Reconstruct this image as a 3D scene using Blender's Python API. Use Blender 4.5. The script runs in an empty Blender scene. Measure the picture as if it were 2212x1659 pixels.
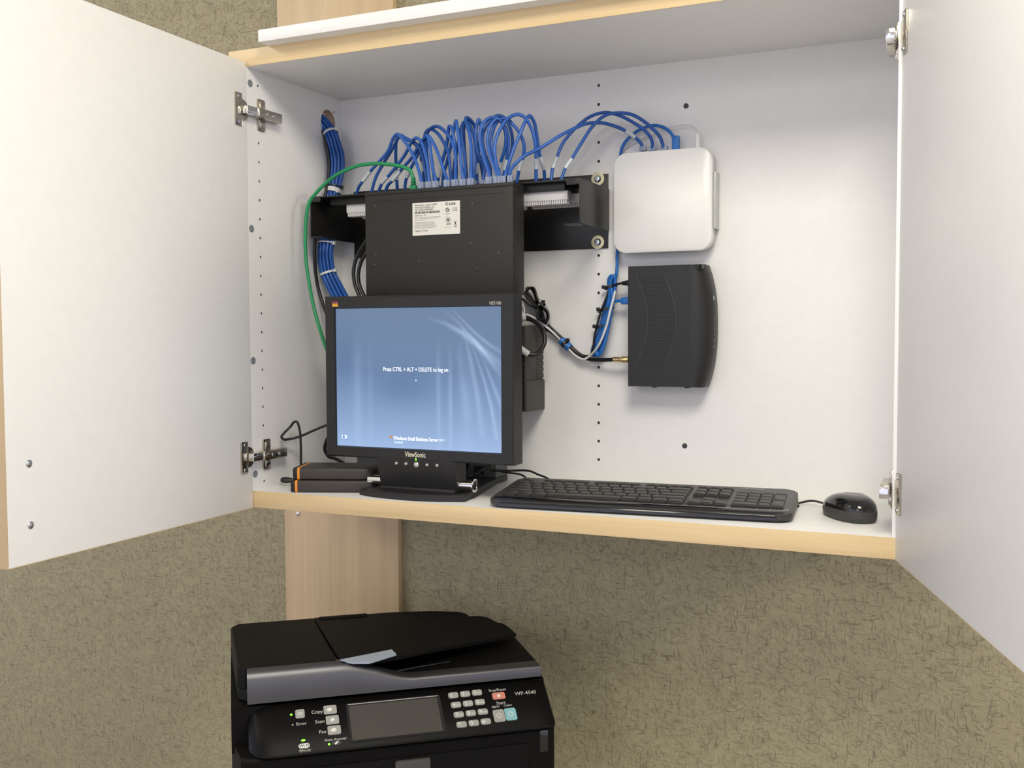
import bpy, bmesh, math, random
from mathutils import Vector, Matrix
random.seed(7)
SC = bpy.context.scene
COL = SC.collection
PI = math.pi

# ------------------------------------------------------------------ camera
CAM = Vector((1.1095, -1.3876, 0.2644))
YAW, PITCH, ROLL, FPX = 0.4244, -0.0492, -0.0043, 2205.2


def cam_axes():
    c, s = math.cos(YAW), math.sin(YAW)
    f = Vector((-s, c, 0)); r = Vector((c, s, 0)); u = Vector((0, 0, 1))
    cp, sp = math.cos(PITCH), math.sin(PITCH)
    f2 = f * cp + u * sp; u2 = f * -sp + u * cp
    cr, sr = math.cos(ROLL), math.sin(ROLL)
    return r * cr + u2 * sr, r * -sr + u2 * cr, f2


CR, CU, CF = cam_axes()
cd = bpy.data.cameras.new('camera')
cam = bpy.data.objects.new('camera', cd)
COL.objects.link(cam)
cd.sensor_width = 36.0
cd.lens = FPX / 2212 * 36
cd.clip_start = 0.02
cam.matrix_world = Matrix((
    (CR.x, CU.x, -CF.x, CAM.x), (CR.y, CU.y, -CF.y, CAM.y), (CR.z, CU.z, -CF.z, CAM.z), (0, 0, 0, 1)))
SC.camera = cam

# ------------------------------------------------------------------ world, lights, exposure
SC.view_settings.view_transform = 'Standard'
SC.view_settings.look = 'None'
SC.view_settings.exposure = 0.42
SC.view_settings.gamma = 1.0
w = bpy.data.worlds.new('room_ambient'); SC.world = w
w.use_nodes = True
bg = w.node_tree.nodes['Background']
bg.inputs[0].default_value = (0.83, 0.83, 1.0, 1)
bg.inputs[1].default_value = 0.92


def area(name, loc, target, sx, sy, power, color):
    l = bpy.data.lights.new(name, 'AREA')
    l.shape = 'RECTANGLE'; l.size = sx; l.size_y = sy; l.energy = power; l.color = color
    o = bpy.data.objects.new(name, l); COL.objects.link(o)
    o.location = loc
    o.rotation_euler = (Vector(target) - Vector(loc)).to_track_quat('-Z', 'Y').to_euler()
    return o


WARM = (1.0, 0.94, 0.79)
area('ceiling_fluorescent', (1.15, -1.2, 1.49), (1.15, -1.05, 0), 0.6, 1.0, 30, WARM)
area('ceiling_fluorescent', (3.5, -1.2, 1.49), (3.1, -1.1, 0), 0.6, 1.0, 54, WARM)
area('ceiling_fluorescent', (-1.25, -0.95, 1.49), (-1.1, -0.9, 0), 0.6, 1.0, 17, WARM)
area('ceiling_fluorescent', (0.3, -3.7, 1.49), (0.3, -3.0, 0), 0.6, 1.2, 22, WARM)


# ------------------------------------------------------------------ materials
def new_mat(name):
    m = bpy.data.materials.new(name); m.use_nodes = True
    return m, m.node_tree, m.node_tree.nodes['Principled BSDF']


def srgb(r, g, b):
    f = lambda c: ((c / 255 + 0.055) / 1.055) ** 2.4 if c > 10 else c / 255 / 12.92
    return (f(r), f(g), f(b), 1)


def mat(name, col, rough=0.5, metal=0.0, var=0.06, scale=30, bump=0.0, bscale=400, coat=0.0, trans=0.0):
    """plain procedural surface: colour with a slight noise mottle, optional fine grain bump"""
    m, t, b = new_mat(name)
    N, L = t.nodes, t.links
    tc = N.new('ShaderNodeTexCoord')
    nz = N.new('ShaderNodeTexNoise'); nz.inputs['Scale'].default_value = scale; nz.inputs['Detail'].default_value = 4
    L.new(tc.outputs['Object'], nz.inputs['Vector'])
    rp = N.new('ShaderNodeValToRGB')
    c = Vector(col[:3])
    rp.color_ramp.elements[0].position = 0.3; rp.color_ramp.elements[1].position = 0.7
    rp.color_ramp.elements[0].color = (*(c * (1 - var)), 1)
    rp.color_ramp.elements[1].color = (*(c * (1 + var)), 1)
    L.new(nz.outputs['Fac'], rp.inputs['Fac']); L.new(rp.outputs['Color'], b.inputs['Base Color'])
    b.inputs['Roughness'].default_value = rough
    b.inputs['Metallic'].default_value = metal
    b.inputs['Coat Weight'].default_value = coat
    b.inputs['Coat Roughness'].default_value = 0.08
    b.inputs['Transmission Weight'].default_value = trans
    if bump:
        n2 = N.new('ShaderNodeTexNoise'); n2.inputs['Scale'].default_value = bscale
        L.new(tc.outputs['Object'], n2.inputs['Vector'])
        bp = N.new('ShaderNodeBump'); bp.inputs['Strength'].default_value = bump; bp.inputs['Distance'].default_value = 0.0004
        L.new(n2.outputs['Fac'], bp.inputs['Height']); L.new(bp.outputs['Normal'], b.inputs['Normal'])
    return m


def glow(name, col, strength):
    m, t, b = new_mat(name)
    b.inputs['Base Color'].default_value = col
    b.inputs['Emission Color'].default_value = col
    b.inputs['Emission Strength'].default_value = strength
    return m


def wood_mat(name, axis, dark, light):
    """pale maple laminate, grain running along the given object axis"""
    m, t, b = new_mat(name)
    N, L = t.nodes, t.links
    tc = N.new('ShaderNodeTexCoord'); mp = N.new('ShaderNodeMapping')
    s = [26.0, 26.0, 26.0]; s['XYZ'.index(axis)] = 1.1
    mp.inputs['Scale'].default_value = s
    L.new(tc.outputs['Object'], mp.inputs['Vector'])
    n1 = N.new('ShaderNodeTexNoise'); n1.inputs['Scale'].default_value = 1.0; n1.inputs['Detail'].default_value = 5
    L.new(mp.outputs[0], n1.inputs['Vector'])
    mp2 = N.new('ShaderNodeMapping')
    s2 = [220.0, 220.0, 220.0]; s2['XYZ'.index(axis)] = 6
    mp2.inputs['Scale'].default_value = s2
    L.new(tc.outputs['Object'], mp2.inputs['Vector'])
    n2 = N.new('ShaderNodeTexNoise'); n2.inputs['Scale'].default_value = 1.0; n2.inputs['Detail'].default_value = 3
    L.new(mp2.outputs[0], n2.inputs['Vector'])
    mx = N.new('ShaderNodeMath'); mx.operation = 'MULTIPLY_ADD'; mx.inputs[1].default_value = 0.3
    L.new(n2.outputs['Fac'], mx.inputs[0]); L.new(n1.outputs['Fac'], mx.inputs[2])
    rp = N.new('ShaderNodeValToRGB')
    rp.color_ramp.elements[0].position = 0.42; rp.color_ramp.elements[1].position = 0.82
    rp.color_ramp.elements[0].color = dark; rp.color_ramp.elements[1].color = light
    L.new(mx.outputs[0], rp.inputs['Fac']); L.new(rp.outputs['Color'], b.inputs['Base Color'])
    b.inputs['Roughness'].default_value = 0.42
    return m


def wallpaper_mat():
    """olive-grey vinyl wallcovering crossed by short dark and pale fibres"""
    m, t, b = new_mat('fibre_wallpaper')
    N, L = t.nodes, t.links
    tc = N.new('ShaderNodeTexCoord')
    base = N.new('ShaderNodeTexNoise'); base.inputs['Scale'].default_value = 40; base.inputs['Detail'].default_value = 6
    L.new(tc.outputs['Object'], base.inputs['Vector'])
    rp = N.new('ShaderNodeValToRGB')
    rp.color_ramp.elements[0].position = 0.2; rp.color_ramp.elements[1].position = 0.8
    rp.color_ramp.elements[0].color = (0.325, 0.288, 0.172, 1)
    rp.color_ramp.elements[1].color = (0.390, 0.350, 0.212, 1)
    L.new(base.outputs['Fac'], rp.inputs['Fac'])
    cur = rp.outputs['Color']
    warp = N.new('ShaderNodeTexNoise'); warp.inputs['Scale'].default_value = 16; warp.inputs['Detail'].default_value = 2
    L.new(tc.outputs['Object'], warp.inputs['Vector'])
    wm = N.new('ShaderNodeVectorMath'); wm.operation = 'SCALE'; wm.inputs['Scale'].default_value = 0.02
    L.new(warp.outputs['Color'], wm.inputs[0])
    wa = N.new('ShaderNodeVectorMath'); wa.operation = 'ADD'
    L.new(tc.outputs['Object'], wa.inputs[0]); L.new(wm.outputs[0], wa.inputs[1])
    hsum = None
    DK, PL_ = (0.150, 0.124, 0.080, 1), (0.43, 0.40, 0.27, 1)
    for i, (ang, lo, colr, fac) in enumerate([(3, 0.66, DK, .6), (88, 0.66, DK, .6), (142, 0.68, DK, .55), (-14, 0.67, PL_, .45),
                                              (74, 0.67, PL_, .45), (38, 0.69, DK, .55), (104, 0.67, DK, .5), (-24, 0.68, DK, .5)]):
        r1 = N.new('ShaderNodeVectorRotate'); r1.rotation_type = 'Y_AXIS'
        r1.inputs['Angle'].default_value = math.radians(ang)
        L.new(wa.outputs[0], r1.inputs['Vector'])
        mp = N.new('ShaderNodeMapping')
        mp.inputs['Scale'].default_value = (48, 1, 420); mp.inputs['Location'].default_value = (i * 3.7, 0, i * 5.1)
        L.new(r1.outputs[0], mp.inputs['Vector'])
        nz = N.new('ShaderNodeTexNoise'); nz.inputs['Scale'].default_value = 1.0; nz.inputs['Detail'].default_value = 1.5
        L.new(mp.outputs[0], nz.inputs['Vector'])
        th = N.new('ShaderNodeMapRange'); th.inputs['From Min'].default_value = lo - .06; th.inputs['From Max'].default_value = lo + .04
        th.inputs['To Max'].default_value = fac
        L.new(nz.outputs['Fac'], th.inputs['Value'])
        mx = N.new('ShaderNodeMix'); mx.data_type = 'RGBA'
        L.new(th.outputs[0], mx.inputs['Factor']); L.new(cur, mx.inputs['A']); mx.inputs['B'].default_value = colr
        cur = mx.outputs['Result']
        if hsum is None:
            hsum = th.outputs[0]
        else:
            ad = N.new('ShaderNodeMath'); ad.operation = 'ADD'
            L.new(hsum, ad.inputs[0]); L.new(th.outputs[0], ad.inputs[1]); hsum = ad.outputs[0]
    L.new(cur, b.inputs['Base Color'])
    bp = N.new('ShaderNodeBump'); bp.inputs['Strength'].default_value = 0.35; bp.inputs['Distance'].default_value = 0.001
    L.new(hsum, bp.inputs['Height']); L.new(bp.outputs['Normal'], b.inputs['Normal'])
    b.inputs['Roughness'].default_value = 0.62
    return m


M = {}
M['wallpaper'] = wallpaper_mat()
M['melamine'] = mat('white_melamine', (0.87, 0.868, 0.855), 0.42, var=0.012, scale=60, bump=0.05, bscale=900)
M['woodX'] = wood_mat('maple_edge', 'X', (0.66, 0.48, 0.25, 1), (0.82, 0.64, 0.37, 1))
M['woodZ'] = wood_mat('maple_panel', 'Z', (0.54, 0.40, 0.235, 1), (0.68, 0.52, 0.31, 1))
M['particle'] = mat('raw_particle_board', (0.42, 0.29, 0.20), 0.85, var=0.25, scale=300)
M['dark_hole'] = mat('hole_shadow', (0.05, 0.035, 0.03), 0.9)
M['nickel'] = mat('nickel_plate', (0.62, 0.57, 0.48), 0.2, metal=1.0, var=0.05)
M['steel'] = mat('zinc_steel', (0.62, 0.64, 0.66), 0.25, metal=1.0)
M['brasszinc'] = mat('yellow_zinc', (0.72, 0.67, 0.42), 0.35, metal=0.75)
M['brass'] = mat('brass', (0.62, 0.50, 0.24), 0.3, metal=1.0)
M['cap_grey'] = mat('grey_plastic_cap', (0.21, 0.23, 0.26), 0.5)
M['cap_black'] = mat('dark_screw_cap', (0.045, 0.047, 0.055), 0.5)
M['black_metal'] = mat('black_powder_coat', (0.012, 0.012, 0.013), 0.42, var=0.15, scale=90, bump=0.08, bscale=1500)
M['bracket_metal'] = mat('black_satin_steel', (0.014, 0.013, 0.012), 0.36, var=0.1)
M['switch_metal'] = mat('charcoal_painted_steel', (0.018, 0.0165, 0.0145), 0.55, var=0.15, scale=140, bump=0.08, bscale=1500)
M['switch_front'] = mat('charcoal_switch_flange', (0.014, 0.0135, 0.013), 0.5)
M['black_plastic'] = mat('black_plastic', (0.012, 0.012, 0.0125), 0.45, var=0.1, bump=0.06, bscale=1200)
M['bezel'] = mat('monitor_black_plastic', (0.0145, 0.014, 0.0145), 0.50, var=0.1, bump=0.08, bscale=1600)
M['dark_grey'] = mat('dark_grey_plastic', (0.047, 0.046, 0.044), 0.55, var=0.12, bump=0.08, bscale=1200)
M['mid_grey'] = mat('graphite_plastic', (0.066, 0.062, 0.057), 0.6, var=0.12, bump=0.1, bscale=1200)
M['gloss_black'] = mat('gloss_black_plastic', (0.008, 0.008, 0.009), 0.12, var=0.05, coat=0.5)
M['gloss_fascia'] = mat('smoked_gloss_fascia', (0.12, 0.12, 0.128), 0.42, metal=0.85, var=0.03)
M['chrome'] = mat('chrome', (0.86, 0.85, 0.82), 0.12, metal=1.0, var=0.02)
M['silver_btn'] = mat('silver_button', (0.62, 0.58, 0.55), 0.3, metal=0.6)
M['label_paper'] = mat('label_paper', (0.78, 0.78, 0.72), 0.5, var=0.01)
M['ink'] = mat('label_ink', (0.05, 0.05, 0.05), 0.6)
M['ink_soft'] = mat('label_fine_print', (0.42, 0.42, 0.38), 0.6)
M['white_plastic'] = mat('white_plastic', (0.86, 0.86, 0.845), 0.3, var=0.01)
M['router_base'] = mat('router_grey_rim', (0.62, 0.62, 0.61), 0.5, var=0.02)
M['clear_grey'] = mat('clear_grey_bracket', (0.55, 0.56, 0.56), 0.25, var=0.02)
M['punch_white'] = mat('punch_block_white', (0.70, 0.69, 0.70), 0.5, var=0.03)
M['blue_cable'] = mat('blue_cable_jacket', (0.020, 0.105, 0.42), 0.38, var=0.1, scale=60)
M['blue_cable_b'] = mat('blue_boot_plastic', (0.018, 0.16, 0.55), 0.4)
M['green_cable'] = mat('green_cable_jacket', (0.012, 0.27, 0.095), 0.4, var=0.08)
M['black_cable'] = mat('black_cable_jacket', (0.012, 0.012, 0.013), 0.38)
M['white_cable'] = mat('white_cable_jacket', (0.74, 0.74, 0.75), 0.4, var=0.02)
M['sleeve'] = mat('white_cable_label', (0.60, 0.66, 0.70), 0.35, var=0.05)
M['clear_plug'] = mat('clear_plug_plastic', (0.48, 0.56, 0.74), 0.2, trans=0.5)
M['tie_white'] = mat('white_cable_tie', (0.66, 0.67, 0.66), 0.4)
M['tie_black'] = mat('black_cable_tie', (0.010, 0.010, 0.010), 0.4)
M['orange'] = mat('orange_stripe', (0.80, 0.27, 0.02), 0.45)
M['drive'] = mat('drive_brown_black', (0.040, 0.034, 0.028), 0.5, var=0.1)
M['yellow_mark'] = mat('yellow_mark', (0.55, 0.50, 0.05), 0.5)
M['box_blue_grey'] = mat('slate_grey_plastic', (0.115, 0.125, 0.135), 0.55)
M['print_white'] = mat('white_print', (0.72, 0.72, 0.68), 0.5)
M['print_grey'] = mat('soft_grey_print', (0.46, 0.45, 0.41), 0.5)
M['print_gold'] = mat('pale_logo_print', (0.72, 0.68, 0.58), 0.4)
M['printer_body'] = mat('printer_black_plastic', (0.0032, 0.0029, 0.0026), 0.6, var=0.12, bump=0.12, bscale=900)
M['printer_panel'] = mat('printer_panel_black', (0.0032, 0.0030, 0.0029), 0.46)
M['key_grey'] = mat('pale_grey_key', (0.34, 0.34, 0.31), 0.45)
M['key_red'] = mat('coral_key', (0.62, 0.23, 0.17), 0.45)
M['key_teal'] = mat('teal_key', (0.22, 0.46, 0.48), 0.45)
M['lcd_off'] = mat('grey_lcd', (0.060, 0.053, 0.047), 0.35, var=0.03)
M['guide_blue'] = mat('pale_blue_guide', (0.36, 0.42, 0.50), 0.4)
M['green_led'] = glow('green_led', (0.18, 1.0, 0.03, 1), 1.6)
M['amber_led'] = mat('unlit_amber_led', (0.45, 0.30, 0.16), 0.4)
M['logo_red'] = mat('logo_red', (0.5, 0.03, 0.02), 0.5)
M['logo_blue'] = mat('logo_blue', (0.05, 0.09, 0.45), 0.5)
M['logo_yellow'] = mat('logo_yellow', (0.85, 0.52, 0.03), 0.5)
M['kb_body'] = mat('keyboard_charcoal', (0.040, 0.039, 0.037), 0.42, var=0.08)
M['kb_key'] = mat('keyboard_key_charcoal', (0.036, 0.035, 0.033), 0.45, var=0.08)
M['carpet'] = mat('beige_carpet', (0.34, 0.31, 0.27), 0.95, var=0.3, scale=200, bump=0.5)
M['ceiling_tile'] = mat('white_ceiling_tile', (0.75, 0.75, 0.72), 0.9, var=0.06, scale=120, bump=0.2)
M['table'] = mat('grey_table_laminate', (0.30, 0.29, 0.27), 0.5)


for k_ in ('printer_body', 'printer_panel'):
    M[k_].node_tree.nodes['Principled BSDF'].inputs['Specular IOR Level'].default_value = 0.14


# ------------------------------------------------------------------ mesh helpers
class MB:
    def __init__(self):
        self.bm = bmesh.new()

    def _xf(self, vs, mx):
        if mx is not None:
            bmesh.ops.transform(self.bm, matrix=mx, verts=vs)

    def box(self, x0, x1, y0, y1, z0, z1, bev=0.0, seg=2, mx=None):
        b2 = bmesh.new()
        r = bmesh.ops.create_cube(b2, size=1.0)
        bmesh.ops.transform(b2, verts=b2.verts, matrix=Matrix.Translation(((x0 + x1) / 2, (y0 + y1) / 2, (z0 + z1) / 2)) @
                            Matrix.Diagonal((abs(x1 - x0), abs(y1 - y0), abs(z1 - z0), 1)))
        if bev > 0:
            bmesh.ops.bevel(b2, geom=b2.edges[:], offset=bev, segments=seg, profile=0.5, affect='EDGES')
        self.merge(b2, mx)
        return self

    def merge(self, b2, mx=None):
        if mx is not None:
            bmesh.ops.transform(b2, verts=b2.verts, matrix=mx)
        me = bpy.data.meshes.new('t'); b2.to_mesh(me); b2.free()
        self.bm.from_mesh(me); bpy.data.meshes.remove(me)

    def rings(self, rings, cap=True, closed=True):
        bm = self.bm
        R = [[bm.verts.new(p) for p in ring] for ring in rings]
        n = len(R[0])
        for a, b in zip(R, R[1:]):
            for i in range(n if closed else n - 1):
                j = (i + 1) % n
                try:
                    bm.faces.new((a[i], a[j], b[j], b[i]))
                except ValueError:
                    pass
        if cap and closed:
            for ring, rev in ((R[0], True), (R[-1], False)):
                try:
                    bm.faces.new(ring[::-1] if rev else ring)
                except ValueError:
                    pass
        return self

    def prism(self, poly, h0, h1, mx=None):
        """polygon in local XY extruded from z=h0 to z=h1"""
        b2 = MB()
        b2.rings([[(x, y, h0) for x, y in poly], [(x, y, h1) for x, y in poly]])
        self.merge(b2.bm, mx)
        return self

    def cyl(self, c, axis, r, h, n=20, r2=None, mx=None):
        """cylinder starting at c, going h along axis"""
        ax = Vector(axis).normalized()
        q = Vector((0, 0, 1)).rotation_difference(ax).to_matrix().to_4x4()
        m = Matrix.Translation(c) @ q
        if mx is not None:
            m = mx @ m
        r2 = r if r2 is None else r2
        b2 = MB()
        b2.rings([[(rr * math.cos(2 * PI * i / n), rr * math.sin(2 * PI * i / n), z) for i in range(n)] for rr, z in ((r, 0), (r2, h))])
        self.merge(b2.bm, m)
        return self

    def lathe(self, prof, c, axis, n=20):
        ax = Vector(axis).normalized()
        q = Vector((0, 0, 1)).rotation_difference(ax).to_matrix().to_4x4()
        b2 = MB()
        b2.rings([[(max(rr, 1e-5) * math.cos(2 * PI * i / n), max(rr, 1e-5) * math.sin(2 * PI * i / n), z) for i in range(n)] for rr, z in prof])
        self.merge(b2.bm, Matrix.Translation(c) @ q)
        return self

    def tube(self, pts, r, n=8, sub=5, smooth=True):
        P = catmull([Vector(p) for p in pts], sub) if smooth and len(pts) > 2 else [Vector(p) for p in pts]
        T = []
        for i in range(len(P)):
            a = P[max(i - 1, 0)]; b = P[min(i + 1, len(P) - 1)]
            T.append((b - a).normalized())
        up = Vector((0, 1, 0)) if abs(T[0].y) < 0.9 else Vector((0, 0, 1))
        nrm = (up - T[0] * up.dot(T[0])).normalized()
        rg = []
        for i, p in enumerate(P):
            if i:
                nrm = (nrm - T[i] * nrm.dot(T[i]))
                nrm = nrm.normalized() if nrm.length > 1e-8 else Vector((1, 0, 0))
            bn = T[i].cross(nrm)
            rr = r(i / (len(P) - 1)) if callable(r) else r
            rg.append([p + nrm * (rr * math.cos(2 * PI * k / n)) + bn * (rr * math.sin(2 * PI * k / n)) for k in range(n)])
        self.rings(rg)
        return self

    def build(self, name, material, parent=None, world=False, smooth=35):
        bm = self.bm
        if world and parent is not None:
            bmesh.ops.transform(bm, verts=bm.verts, matrix=FRAME[parent.name].inverted())
        bmesh.ops.remove_doubles(bm, verts=bm.verts, dist=1e-7)
        bmesh.ops.recalc_face_normals(bm, faces=bm.faces)
        me = bpy.data.meshes.new(name)
        bm.to_mesh(me); bm.free()
        if smooth:
            me.shade_smooth()
            me.set_sharp_from_angle(angle=math.radians(smooth))
        me.materials.append(material)
        o = bpy.data.objects.new(name, me)
        COL.objects.link(o)
        if parent is not None:
            o.parent = parent
            FRAME[o.name] = FRAME[parent.name]
        else:
            FRAME[o.name] = Matrix.Identity(4)
        return o


FRAME = {}


def catmull(P, sub):
    out = []
    n = len(P)
    for i in range(n - 1):
        p0 = P[i - 1] if i > 0 else P[0] * 2 - P[1]
        p1, p2 = P[i], P[i + 1]
        p3 = P[i + 2] if i + 2 < n else P[-1] * 2 - P[-2]
        # centripetal knots keep the cable from overshooting at uneven points
        t0 = 0; t1 = t0 + max((p1 - p0).length, 1e-6) ** .5; t2 = t1 + max((p2 - p1).length, 1e-6) ** .5; t3 = t2 + max((p3 - p2).length, 1e-6) ** .5
        for k in range(sub):
            t = t1 + (t2 - t1) * k / sub
            a1 = p0 * ((t1 - t) / (t1 - t0)) + p1 * ((t - t0) / (t1 - t0))
            a2 = p1 * ((t2 - t) / (t2 - t1)) + p2 * ((t - t1) / (t2 - t1))
            a3 = p2 * ((t3 - t) / (t3 - t2)) + p3 * ((t - t2) / (t3 - t2))
            b1 = a1 * ((t2 - t) / (t2 - t0)) + a2 * ((t - t0) / (t2 - t0))
            b2 = a2 * ((t3 - t) / (t3 - t1)) + a3 * ((t - t1) / (t3 - t1))
            out.append(b1 * ((t2 - t) / (t2 - t1)) + b2 * ((t - t1) / (t2 - t1)))
    out.append(P[-1])
    return out


def thing(name, label, cat, loc=(0, 0, 0), rz=0.0, group=None):
    o = bpy.data.objects.new(name, None); COL.objects.link(o)
    o.empty_display_size = 0.02
    o.location = loc; o.rotation_euler = (0, 0, rz)
    o['label'] = label; o['category'] = cat
    if group:
        o['group'] = group
    FRAME[o.name] = Matrix.Translation(loc) @ Matrix.Rotation(rz, 4, 'Z')
    return o


def tag(o, label, cat, group=None):
    o['label'] = label; o['category'] = cat
    if group:
        o['group'] = group
    return o


def structure(o):
    o['kind'] = 'structure'
    return o


def copy_part(src, parent, loc=None, rot=None, name=None):
    c = src.copy(); COL.objects.link(c); c.parent = parent
    if loc is not None:
        c.location = loc
    FRAME[c.name] = FRAME[parent.name]
    return c


def text(body, size, material, parent, mx, name='lettering', align='CENTER', ext=0.00008, bold=0.0, shear=0.0, sx=1.0, width=None):
    """flat printed lettering as a mesh; mx maps text XY plane into the parent's frame"""
    cu = bpy.data.curves.new('t', 'FONT')
    cu.body = body; cu.size = size; cu.align_x = align; cu.align_y = 'CENTER'; cu.extrude = ext
    cu.offset = bold; cu.shear = shear; cu.resolution_u = 3
    to = bpy.data.objects.new('t', cu); COL.objects.link(to)
    bpy.context.view_layer.update()
    me = bpy.data.meshes.new_from_object(to.evaluated_get(bpy.context.evaluated_depsgraph_get()))
    bpy.data.objects.remove(to); bpy.data.curves.remove(cu)
    if width:
        xs = [v.co.x for v in me.vertices]; sx = width / (max(xs) - min(xs))
    me.transform(mx @ Matrix.Diagonal((sx, 1, 1, 1)))
    me.materials.clear(); me.materials.append(material)
    me.name = name
    o = bpy.data.objects.new(name, me); COL.objects.link(o)
    o.parent = parent
    FRAME[o.name] = FRAME[parent.name]
    return o


def cut(o, cutter):
    """boolean the cutter solid out of o's mesh"""
    me = bpy.data.meshes.new('c'); bmesh.ops.recalc_face_normals(cutter.bm, faces=cutter.bm.faces)
    cutter.bm.to_mesh(me); cutter.bm.free()
    co = bpy.data.objects.new('c', me); COL.objects.link(co)
    md = o.modifiers.new('cut', 'BOOLEAN'); md.operation = 'DIFFERENCE'; md.object = co; md.solver = 'EXACT'
    bpy.context.view_layer.update()
    nm = bpy.data.meshes.new_from_object(o.evaluated_get(bpy.context.evaluated_depsgraph_get()))
    o.modifiers.clear()
    old = o.data; nm.name = old.name; o.data = nm
    bpy.data.meshes.remove(old); bpy.data.objects.remove(co)


def ray(px, py):
    return CF + CR * ((px - 1106) / FPX) - CU * ((py - 829.5) / FPX)


def at(px, py, x=None, y=None, z=None):
    """the point of the place seen in the photo at (px, py) that lies on the given plane"""
    d = ray(px, py)
    i, v = (0, x) if x is not None else (1, y) if y is not None else (2, z)
    return CAM + d * ((v - CAM[i]) / d[i])


def on_plane(px, py, p0, n):
    d = ray(px, py)
    return CAM + d * ((p0 - CAM).dot(n) / d.dot(n))


def path(pts, y0, y1=None, ymid=None):
    """photo points turned into space points with depth running from y0 to y1"""
    y1 = y0 if y1 is None else y1
    n = len(pts)
    out = []
    for i, q in enumerate(pts):
        y = q[2] if len(q) > 2 else y0 + (y1 - y0) * i / (n - 1)
        out.append(at(q[0], q[1], y=y))
    return out


def rrect(w, d, r, n=5):
    out = []
    for cx, cy, a0 in ((w / 2 - r, d / 2 - r, 0), (-w / 2 + r, d / 2 - r, 90), (-w / 2 + r, -d / 2 + r, 180), (w / 2 - r, -d / 2 + r, 270)):
        for k in range(n + 1):
            a = math.radians(a0 + 90 * k / n)
            out.append((cx + r * math.cos(a), cy + r * math.sin(a)))
    return out


def frame(o, ex, ey, ez):
    return Matrix(((ex[0], ey[0], ez[0], o[0]), (ex[1], ey[1], ez[1], o[1]), (ex[2], ey[2], ez[2], o[2]), (0, 0, 0, 1)))


def facing(x, y, z):
    """text frame for writing on a surface facing the room (-Y)"""
    return frame((x, y, z), (1, 0, 0), (0, 0, 1), (0, -1, 0))


# ================================================================== SETTING
H, D, T = 0.710, 0.278, 0.028        # cabinet inside height, depth, board thickness
W = 1.018                            # cabinet inside width
WALL_Y = 0.313
structure(MB().box(-3.2, 4.8, WALL_Y, WALL_Y + 0.12, -1.12, 1.52).build('wall_back', M['wallpaper'], smooth=0))
structure(MB().box(-3.2, 4.8, -5.8, WALL_Y + 0.12, -1.22, -1.12).build('floor', M['carpet'], smooth=0))
structure(MB().box(-3.2, 4.8, -5.8, WALL_Y + 0.12, 1.52, 1.62).build('ceiling', M['ceiling_tile'], smooth=0))

up = thing('wall_upright', 'pale maple board fixed upright on the wall behind the white cabinet', 'wood panel', (-0.027, 0.3045, -1.12))
MB().box(-0.1595, 0.1065, 0.2965, WALL_Y, -1.12, 1.50, 0.001).build('board', M['woodZ'], up, world=True)
s = MB().lathe([(0.0042, 0), (0.0042, 0.0012), (0.0025, 0.0024), (0, 0.0028)], (-0.1265, 0.2965, -0.0966), (0, -1, 0)).build('screw', M['steel'], up, world=True)

# ================================================================== CABINET
cab = thing('wall_cabinet', 'open white wall cabinet with maple edges and both doors swung out', 'cabinet', (0, 0, -T))


def cp(mb, name, m, parent=cab, smooth=35):
    return mb.build(name, m, parent, world=True, smooth=smooth)


YB = D + 0.0155
pt = cp(MB().box(-0.036, W + 0.036, 0.0012, YB, H, H + T, 0.0006), 'top_panel', M['melamine'])
e = cp(MB().box(-0.036, W + 0.036, 0, 0.0014, H, H + T, 0.0003), 'edge_band', M['woodX'], pt); e['label'] = 'maple front edge'
ps = cp(MB().box(-0.0185, W + 0.0185, 0.0012, YB, -T, 0, 0.0006), 'bottom_shelf', M['melamine'])
e = cp(MB().box(-0.0185, W + 0.0185, 0, 0.0014, -T, 0, 0.0003), 'edge_band', M['woodX'], ps); e['label'] = 'maple front edge'
pl = cp(MB().box(-0.0185, 0, 0.0, YB, 0.0, H), 'side_panel', M['melamine'], smooth=0)
pr = cp(MB().box(W, W + 0.0185, 0.0, YB, 0.0, H), 'side_panel', M['melamine'], smooth=0)
pb = cp(MB().box(0.0, W, D, YB, 0.0, H), 'back_panel', M['melamine'], smooth=0)
HY, HZ, HR = 0.2365, 0.6615, 0.0235          # round cable hole in the left side
c = MB()
for k in range(22):
    c.cyl((-0.011, 0.030, 0.0127 + 0.032 * k), (1, 0, 0), 0.0025, 0.03, 10)
c.cyl((-0.011, 0.256, 0.6847), (1, 0, 0), 0.0025, 0.03, 10)
c.cyl((-0.05, HY, HZ), (1, 0, 0), HR, 0.1, 40)
cut(pl, c)
c = MB()
for k in range(21):
    c.cyl((0.521, D - 0.02, 0.0459 + 0.032 * k), (0, 1, 0), 0.0026, 0.031, 10)
cut(pb, c)
# raw particle board inside the cable hole and dark plugs painting shade into the drilled rows
ringm = MB()
ringm.rings([[(x, HY + rr * math.cos(2 * PI * i / 40), HZ + rr * math.sin(2 * PI * i / 40)) for i in range(40)]
             for x, rr in ((-0.0185, HR - 0.0002), (-0.0006, HR - 0.0002), (-0.0006, HR), (-0.0185, HR))], cap=False)
cp(ringm, 'cable_hole_edge', M['particle'], pl)['label'] = 'raw brown edge of the round cable hole'
def pin_holes(parent, first, axis, n):
    o = cp(MB().cyl(first, axis, 0.00249, 0.0096, 10), 'pin_hole', M['dark_hole'], parent)
    for k in range(1, n):
        copy_part(o, parent, loc=(0, 0, 0.032 * k))


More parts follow.
